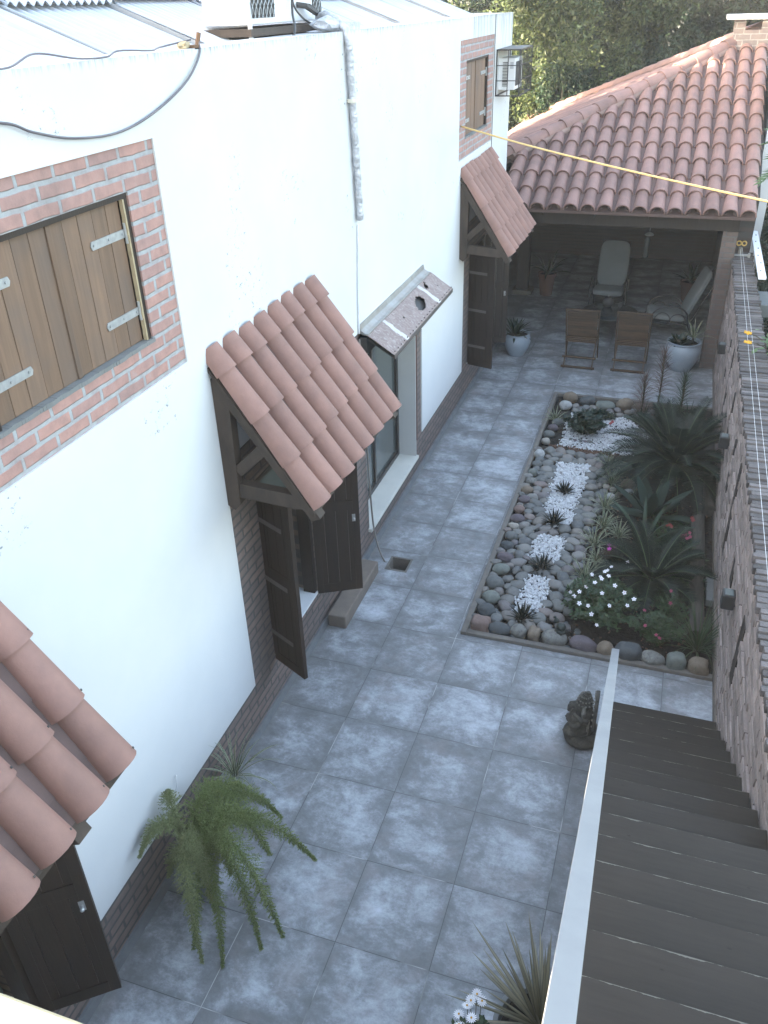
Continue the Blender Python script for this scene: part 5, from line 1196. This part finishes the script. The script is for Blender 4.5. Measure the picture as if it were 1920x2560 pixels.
for (M1, T1, rr, pale) in plumes:
    M1, T1 = Vector(M1), Vector(T1); pts = []; n = 22
    for i in range(n+1):
        u = i/n; P_ = B0*(1-u)**2+M1*1.15*2*u*(1-u)*.5+M1*.85*u*(1-u)+T1*u*u
        P_ = B0*(1-u)**2+(M1*2-(B0+T1)*.5+ (M1-(B0+T1)*.5)*0)*2*u*(1-u)+T1*u*u; pts.append(P_)
    m = MB(); ln = sum((pts[i+1]-pts[i]).length for i in range(n)); rr = rr*1.45
    nb = int(330*ln)                       # short side branchlets, each set with needles
    for k in range(nb):
        u = .05+.95*(k+rnd(0, 1))/nb; f = min(u, .999)*n; i = min(int(f), n-1); c0 = pts[i].lerp(pts[i+1], f-i); d = (pts[i+1]-pts[i]).normalized()
        a = k*2.4+rnd(-.5, .5); s1 = d.cross(Vector((.2, .3, 1))).normalized(); s2 = d.cross(s1); o = s1*math.cos(a)+s2*math.sin(a)
        R1 = rr*(math.sin(math.pi*min(1, .20+u*.62))**.7 if u < .62 else max(.10, (1-u)/.38)**.8)*rnd(.75, 1.25)
        bd = (o*.9+d*rnd(.3, .7)+Vector((0, 0, -.15))).normalized(); nd = 40
        for q_ in range(nd):
            w_ = (q_+1)/nd; c1 = c0+bd*(R1*w_); t1 = (bd*rnd(.1, .8)+Vector((rnd(-1, 1), rnd(-1, 1), rnd(-1, 1)))*.8).normalized(); q = t1.cross(Vector((rnd(-1, 1), rnd(-1, 1), rnd(-1, 1)))).normalized(); l = rnd(.010, .019)*(1.15-.4*w_)
            m.add([c1-q*.0019, c1+q*.0019, c1+t1*l], [(0,1,2)])
    o = m.build('plume', L_fern2 if pale else L_fern, ff, fixn=False)
    MB().tube(pts, [.003*(1-.7*i/n) for i in range(n+1)], 4).build('plume_stem', simple('fern_stem', (.16, .18, .08), bump=0) if 'fs_' not in globals() else fs_, o)
t_ = rosette('spider_plant', 'pale striped spider plant behind the foxtail fern at the wall', 'spider plant', (.14, .80, .20), L_spider, 34, .36, .015, (22, 85), .9, 'lance', seed=37, uv=True, hgt=.06, n_seg=8)
MB().lathe([(.08, 0), (.11, .19), (.12, .2), (.12, .22), (.10, .22)], (.14, .80, 0), 20).build('pot_body', M_greypot, t_, smooth=50)
wire('pale_tie', 'short pale plastic tie on the white wall above the foxtail fern', 'tie', [(.006, .28, .60), (.03, .30, .66), (.02, .33, .72), (.008, .35, .70)], .004, M_whitecable)
# spiky plant and daisies at the foot of the stairs' near end
c = (2.50, -.38, .44); t_ = rosette('yucca', 'spiky brownish yucca like plant in a grey pot beside the lower handrail', 'yucca', c, L_yucca, 84, .50, .030, (-12, 84), .10, 'lance', seed=51, uv=True, hgt=.06, fold=.35, n_seg=6, jitter=.25)
core(t_, (2.50, -.38, .46), .04, .07)
t_ = pot('grey_pot', 'large grey pot holding the spiky plant beside the handrail', 'plant pot', (2.50, -.38, 0), [(.17, 0), (.235, .40), (.25, .41), (.25, .45), (.225, .45), (.215, .40)], M_greypot); potsoil(t_, (2.50, -.38, .43), .21)
t_ = bush('daisy_bush', 'white daisies in a pot at the bottom edge of the picture', (2.19, -.59, .42), .12, .12, .30, 34, L_vinca, .04, .018, [], None, 61)
random.seed(62)
dz = [(2.17, -.44, .72), (2.20, -.46, .71), (2.135, -.50, .70), (2.17, -.555, .71), (2.12, -.60, .70), (2.15, -.49, .74), (2.25, -.53, .60), (2.20, -.64, .72), (2.10, -.52, .64), (2.12, -.68, .68)]
for (x, y, z) in dz:
    nrm = Vector((rnd(-.5, .5), rnd(-.6, .6), 1)).normalized(); u = nrm.cross(Vector((1, 0, 0))).normalized(); v = nrm.cross(u); C_ = Vector((x, y, z)); m = MB()
    for k in range(15):
        a = k*2*math.pi/15; d = u*math.cos(a)+v*math.sin(a); e = nrm.cross(d); m.add([C_, C_+d*.020-e*.0035, C_+d*.030+nrm*.002, C_+d*.020+e*.0035], [(0,1,2,3)])
    fo = m.build('daisy', L_white, t_, fixn=False); MB().ball(C_+nrm*.003, (.006, .006, .004), sub=1).build('daisy_eye', L_yellow, fo)
    MB().tube([C_, Vector((2.20+(x-2.2)*.4, -.62+(y+.62)*.4, .46))], .0022, 4).build('daisy_stem', L_stem, fo)
tp = pot('grey_pot', 'pot of the white daisies at the bottom edge', 'plant pot', (2.20, -.66, 0), [(.12, 0), (.15, .34), (.165, .36), (.165, .40), (.14, .40)], M_greypot); potsoil(tp, (2.20, -.66, .39), .14)

# ------------------------------------------------------------------ carved stone statue by the stairs
sx, sy = 2.435, 2.12
stt = thing('stone_statue', 'weathered carved stone figure with a beaded headdress on the paving beside the handrail', 'statue', (sx, sy, 0))
S = lambda x, y, z: (sx+x, sy+y, z)           # the figure faces -x
m = MB(); m.lathe([(.115, 0), (.14, .02), (.15, .06), (.135, .09), (.12, .10)], S(0, 0, 0), 28); b_ = m.build('base', M_stone_cut, stt, smooth=60)
m = MB(); m.ball(S(-.02, 0, .155), (.105, .12, .07), 3, 3, .18, 3); m.ball(S(-.085, -.075, .125), (.06, .05, .035), 4, 3, .3, 4); m.ball(S(-.085, .075, .125), (.06, .05, .035), 5, 3, .3, 4); m.ball(S(-.04, 0, .215), (.075, .085, .075), 6, 3, .15, 3)
m.tube([S(-.0, -.10, .27), S(-.06, -.12, .22), S(-.11, -.08, .20)], [.026, .024, .018], 10); m.tube([S(-.0, .10, .27), S(-.07, .12, .24), S(-.12, .08, .26)], [.026, .024, .018], 10)
m.tube([S(.02, -.10, .28), S(-.02, -.135, .31), S(-.08, -.125, .35)], [.024, .02, .015], 10)
m.ball(S(.0, 0, .28), (.06, .10, .05), 8, 3, .1); m.ball(S(-.035, 0, .335), (.055, .052, .058), 9, 3, .12, 3)
m.tube([S(-.085, 0, .335), S(-.115, .01, .30), S(-.12, .02, .255), S(-.10, .04, .225), S(-.08, .06, .225)], [.026, .023, .019, .014, .010], 10)
m.build('body', M_stone_cut, stt, smooth=180)
for s_ in (-1, 1): MB().ball(S(-.01, s_*.072, .335), (.018, .042, .05), 11+s_, 3, .3, 4).build('ear', M_stone_hi, stt, smooth=180)
m = MB()
for i, (r_, z) in enumerate(((.060, .375), (.055, .398), (.047, .420), (.038, .440), (.028, .458), (.016, .474))):
    m.lathe([(r_*.9, z-.012), (r_, z), (r_*.9, z+.010)], S(-.015+.004*i, 0, 0), 20)
m.build('headdress', M_stone_cut, stt, smooth=50)
for row, (r_, z) in enumerate(((.061, .383), (.052, .415), (.037, .448))):
    m = MB()
    for k in range(14):
        a = 2*math.pi*k/14; m.ball(S(-.012+r_*math.cos(a), r_*math.sin(a), z), .0085, k, 1)
    m.build('bead_row', M_stone_hi, stt, smooth=180)
m = MB(); pl = []
for k in range(19):
    a = math.pi*k/18; pl.append((sy-.115*math.cos(a), .20+.30*math.sin(a)**.75))
m.prism(pl, 'x', sx+.062, sx+.088); m.build('back_plate', M_stone_cut, stt, bevel=.005)
m = MB()
for k in range(17):
    a = math.pi*(k+.5)/17; m.ball((sx+.060, sy-.105*math.cos(a), .20+.285*math.sin(a)**.75), .010, k, 1)
m.build('plate_beads', M_stone_hi, stt, smooth=180)
m = MB()
for s_ in (-1, 1):
    for k in range(9): m.ball(S(.035, s_*.095, .15+.017*k), (.012, .012, .009), k, 1)
m.build('braids', M_stone_hi, stt, smooth=180)

# ------------------------------------------------------------------ trees and plants outside
def leafcloud(name, mat, centers, radii, per, lmin, lmax, parent, seed, down=.3, origin=None, ratio=.42):
    rg = np.random.default_rng(seed); C_ = np.repeat(np.array(centers), per, axis=0); Rr = np.repeat(np.array(radii), per)[:, None]; N = len(C_)
    d = rg.normal(size=(N, 3)); d /= np.linalg.norm(d, axis=1)[:, None]; r_ = rg.random((N, 1))**.45; P_ = C_+d*r_*Rr*np.array([1, 1, .8])
    ax = d*.6+rg.normal(size=(N, 3))*.55+np.array([0, 0, -down]); ax /= np.linalg.norm(ax, axis=1)[:, None]
    q = np.cross(ax, rg.normal(size=(N, 3))+np.array([0, 0, .8])); q /= np.linalg.norm(q, axis=1)[:, None]; nn = np.cross(ax, q)
    L_ = rg.uniform(lmin, lmax, (N, 1)); W_ = L_*ratio
    v = np.stack([P_, P_+ax*L_*.45+q*W_*.5+nn*W_*.12, P_+ax*L_, P_+ax*L_*.45-q*W_*.5+nn*W_*.12], axis=1).reshape(-1, 3)
    org = np.array(ORG.get(parent, (0, 0, 0))) if parent is not None else np.array(origin)
    v = v-org; me = bpy.data.meshes.new(name); me.vertices.add(4*N); me.vertices.foreach_set('co', v.astype(np.float32).ravel())
    me.loops.add(4*N); me.loops.foreach_set('vertex_index', np.arange(4*N, dtype=np.int32)); me.polygons.add(N); me.polygons.foreach_set('loop_start', np.arange(0, 4*N, 4, dtype=np.int32))
    me.update(calc_edges=True); me.materials.append(mat); o = bpy.data.objects.new(name, me); COL.objects.link(o)
    if parent is not None: o.parent = parent
    else: o.location = org.tolist()
    return o
L_tree = leafmat('sunlit_orchard_leaf', (.11, .14, .05), (.018, .036, .015), trans=.3, var=.75, scale=.9)  # brighter leaf colour stands in for sunlight on the crown
L_treed = leafmat('shaded_tree_leaf', (.030, .055, .026), (.009, .021, .012), trans=.25, var=.7, scale=.7)  # darker leaf colour stands in for shade on crowns and undergrowth
L_fruit = simple('orange_fruit', (.45, .26, .05), (.38, .21, .04), bump=0)
M_bark = simple('tree_bark', (.028, .023, .018), (.016, .013, .011), scale=6, bump=.8, bscale=20)
def tree(loc, top, rx, ry, rz_, ncl, per, mat, label, seed, lmin=.08, lmax=.14, cr=.5, fruit=0, group='trees behind the pavilion', zc=None):
    random.seed(seed); x, y, z = loc; t_ = thing('tree', label, 'tree', loc, group); zc = zc or top-rz_
    tr = MB(); tr.tube([(x, y, z), (x+.1, y-.05, z+zc*.4), (x, y, z+zc*.6), (x-.1, y, zc*.75)], [.12, .10, .07, .03], 10); cen = []; rad = []
    for i in range(ncl):
        a = rnd(0, 6.283); ph = math.acos(rnd(-1, 1)); k = rnd(.35, 1.0)**.5
        c_ = Vector((x+rx*k*math.sin(ph)*math.cos(a), y+ry*k*math.sin(ph)*math.sin(a), zc+rz_*k*math.cos(ph))); cen.append(tuple(c_)); rad.append(cr*rnd(.6, 1.15))
        if i % 14 == 0 and y > 25: s_ = Vector((x, y, max(z+.5, zc-rz_*.6+rnd(0, rz_)))); tr.tube([s_, (s_+c_)/2+Vector((0, 0, .15)), c_], [.05, .03, .012], 5)
    tr.build('trunk', M_bark, t_, smooth=60); leafcloud('crown', mat, cen, rad, per, lmin, lmax, t_, seed)
    for i in range(fruit):
        c_ = Vector(cen[random.randrange(len(cen))])+Vector((rnd(-.3, .3), -cr*.8, rnd(-.3, .2))); MB().ball(c_, .045, i, 2).build('fruit', L_fruit, t_, smooth=180)
    return t_
tree((-.4, 20.5, -.4), 7.4, 2.3, 1.6, 3.2, 130, 460, L_tree, 'sunlit fruit tree directly right of the white house corner', 101, .09, .15, .52, 1)
tree((2.4, 21.8, -.4), 8.2, 2.2, 1.7, 3.8, 125, 460, L_treed, 'dark green tree behind the middle of the pavilion roof', 102, .09, .16, .55, 2)
tree((5.2, 21.2, -.4), 8.0, 2.2, 1.7, 3.6, 125, 460, L_treed, 'dark green tree behind the chimney', 103, .09, .16, .55, 1)
tree((8.6, 22.5, -.4), 8.0, 2.4, 1.8, 3.6, 60, 220, L_treed, 'dark tree at the right, beyond the chimney', 104, .10, .18, .6)
tree((-4.6, 22.5, -.4), 7.0, 2.3, 1.8, 3.2, 60, 220, L_tree, 'tree mostly hidden behind the white house', 105, .1, .18, .6)
for i, (x, y, h) in enumerate(((-2.2, 26, 8.5), (1.2, 26.5, 9.0), (4.6, 26.0, 9.0), (8.2, 27, 9))):
    tree((x, y, -.4), h, 2.3, 1.5, 4.2, 80, 300, L_treed, ('leftmost', 'second', 'third', 'rightmost')[i]+' of the back row trees glimpsed between the front crowns', 110+i, .14, .24, .75)
def shrub(loc, rx, ry, rz_, ncl, per, mat, label, seed, lmin=.06, lmax=.12, cr=.3, group='shrubs outside the boundary wall'):
    random.seed(seed); x, y, z = loc; t_ = thing('shrub', label, 'shrub', loc, group); cen = []; rad = []; st_ = MB()
    for i in range(ncl):
        a = rnd(0, 6.283); k = rnd(.2, 1.0)**.5; q = rnd(.1, 1); c_ = (x+rx*k*math.cos(a)*(1-.4*q), y+ry*k*math.sin(a)*(1-.4*q), z+.1+rz_*q); cen.append(c_); rad.append(cr*rnd(.6, 1.2))
        if i % 3 == 0: st_.tube([(x, y, z), ((x+c_[0])/2, (y+c_[1])/2, (z+c_[2])/2+.1), c_], [.025, .018, .008], 5)
    st_.build('branches', M_bark, t_); leafcloud('foliage', mat, cen, rad, per, lmin, lmax, t_, seed); return t_
shrub((-.2, 18.9, -.4), .9, .5, 3.9, 80, 260, L_treed, 'low dark undergrowth just left of the pavilion roof', 120, group='undergrowth behind the pavilion')
shrub((-2.4, 19.6, -.4), 1.6, .7, 4.0, 70, 240, L_treed, 'dark undergrowth behind the corner of the white house', 121, group='undergrowth behind the pavilion')
shrub((1.8, 19.8, -.4), 2.0, .6, 4.2, 90, 260, L_treed, 'dark undergrowth behind the middle of the pavilion roof', 122, group='undergrowth behind the pavilion')
shrub((5.0, 19.6, -.4), 1.7, .7, 4.4, 80, 260, L_treed, 'dark undergrowth behind the chimney', 123, group='undergrowth behind the pavilion')
for i, (x, y, h) in enumerate(((4.35, 13.6, 2.9), (4.45, 11.6, 2.2), (4.35, 9.4, 1.7), (4.30, 7.4, 1.55), (4.25, 5.4, 1.5), (4.25, 3.6, 1.4))):
    shrub((x, y, -.4), .42, .9, h, 44, 150, L_treed, ('shrub outside the wall beside the big roof edge', 'shrub outside the wall at the roof corner', 'shrub outside the wall below the white metal strip', 'shrub outside the wall behind the marigolds', 'shrub outside the wall in the middle of its length', 'shrub outside the wall at the right picture edge')[i], 130+i, .07, .13, .32)
# trees added behind the house, mostly out of view, to shade roof and trees
tree((-4.6, 13.6, -.4), 9.3, 2.4, 2.0, 2.5, 95, 220, L_treed, 'tall unseen tree added for shade behind the white house, west of the pavilion', 160, .14, .24, .75, zc=6.8)
tree((-8.5, 9.0+4, -.4), 10.5, 2.0, 1.8, 2.4, 46, 150, L_treed, 'second tall unseen tree added for shade behind the white house, farther west', 161, .14, .24, .75, zc=8.0)
tree((-3.3, 12.4, -.4), 6.6, 1.7, 1.2, 1.6, 44, 170, L_treed, 'bushy tree added for shade close behind the far corner of the white house', 162, .12, .2, .6, zc=4.7)
# tall pinnate leaves leaning in beside the roof edge
random.seed(141); t_ = thing('palm_plant', 'plant with drooping divided leaves hanging in beside the right roof edge', 'palm', (4.1, 8.6, 0)); m = MB(); rc = MB()
for az, el, L_ in ((R(185), R(55), .85), (R(215), R(35), .8), (R(160), R(40), .8), (R(240), R(20), .7), (R(120), R(50), .7), (R(195), R(10), .75), (R(170), R(-10), .6)): frond(m, (4.05, 8.6, 3.15), az, el, L_, .24, .7, 13, .045, .2, rc)
m.build('leaves', leafmat('fresh_leaf', (.10, .17, .07), (.05, .09, .04), trans=.3), t_, fixn=False); rc.build('stalks', L_stem, t_); MB().tube([(4.1, 8.6, -.4), (4.15, 8.6, 1.5), (4.05, 8.6, 3.2)], [.05, .04, .03], 8).build('stem', L_stem, t_)
# marigolds nodding over the wall
t_ = thing('marigold_plant', 'orange yellow flowers on leafy stems leaning over the wall coping', 'flowering plant', (3.95, 6.3, 0)); random.seed(150); lv = MB(); stm = MB()
for (fx, fy, fz) in ((3.44, 6.60, 1.82), (3.43, 6.30, 1.82)):
    p0 = Vector((3.95, 6.35, .9)); p1 = Vector((3.80, 6.4, 1.85)); p2 = Vector((fx, fy, fz)); pts = [p0*(1-u)**2+p1*2*u*(1-u)+p2*u*u for u in [k/8 for k in range(9)]]; stm.tube(pts, .005, 5)
    m = MB()
    for k in range(16): a = k*2.4; rr = .012+.024*(k % 3)/2; m.ball((fx+rr*math.cos(a), fy+rr*math.sin(a), fz+.01*rnd(0, 1)), (.014, .014, .009), k, 1)
    m.build('flower', L_yellow, t_, smooth=180)
for k in range(46):
    u = rnd(.0, 1); q = Vector((rnd(3.52, 3.95), 6.42+rnd(-.28, .3), 1.74+rnd(-.05, .14))); blade(lv, q, rnd(0, 6.28), rnd(-.2, .5), .11*rnd(.7, 1.2), .05, .4, 4, .15, None, 'oval')
lv.build('leaves', leafmat('marigold_leaf', (.12, .19, .08), (.06, .11, .05), trans=.3), t_, fixn=False); stm.build('stems', L_stem, t_)

# ------------------------------------------------------------------ air
t = NT('haze_air'); t.t.nodes.remove(t.p); pv = t.n('ShaderNodeVolumePrincipled'); pv.inputs['Color'].default_value = (.93, .95, .97, 1); pv.inputs['Density'].default_value = .0014; pv.inputs['Anisotropy'].default_value = .1
t.l(pv.outputs[0], t.out.inputs['Volume'])
tag(MB().box(-60, 64, -32, 92, -1.4, 11.8).build('haze', t.m), kind='stuff')
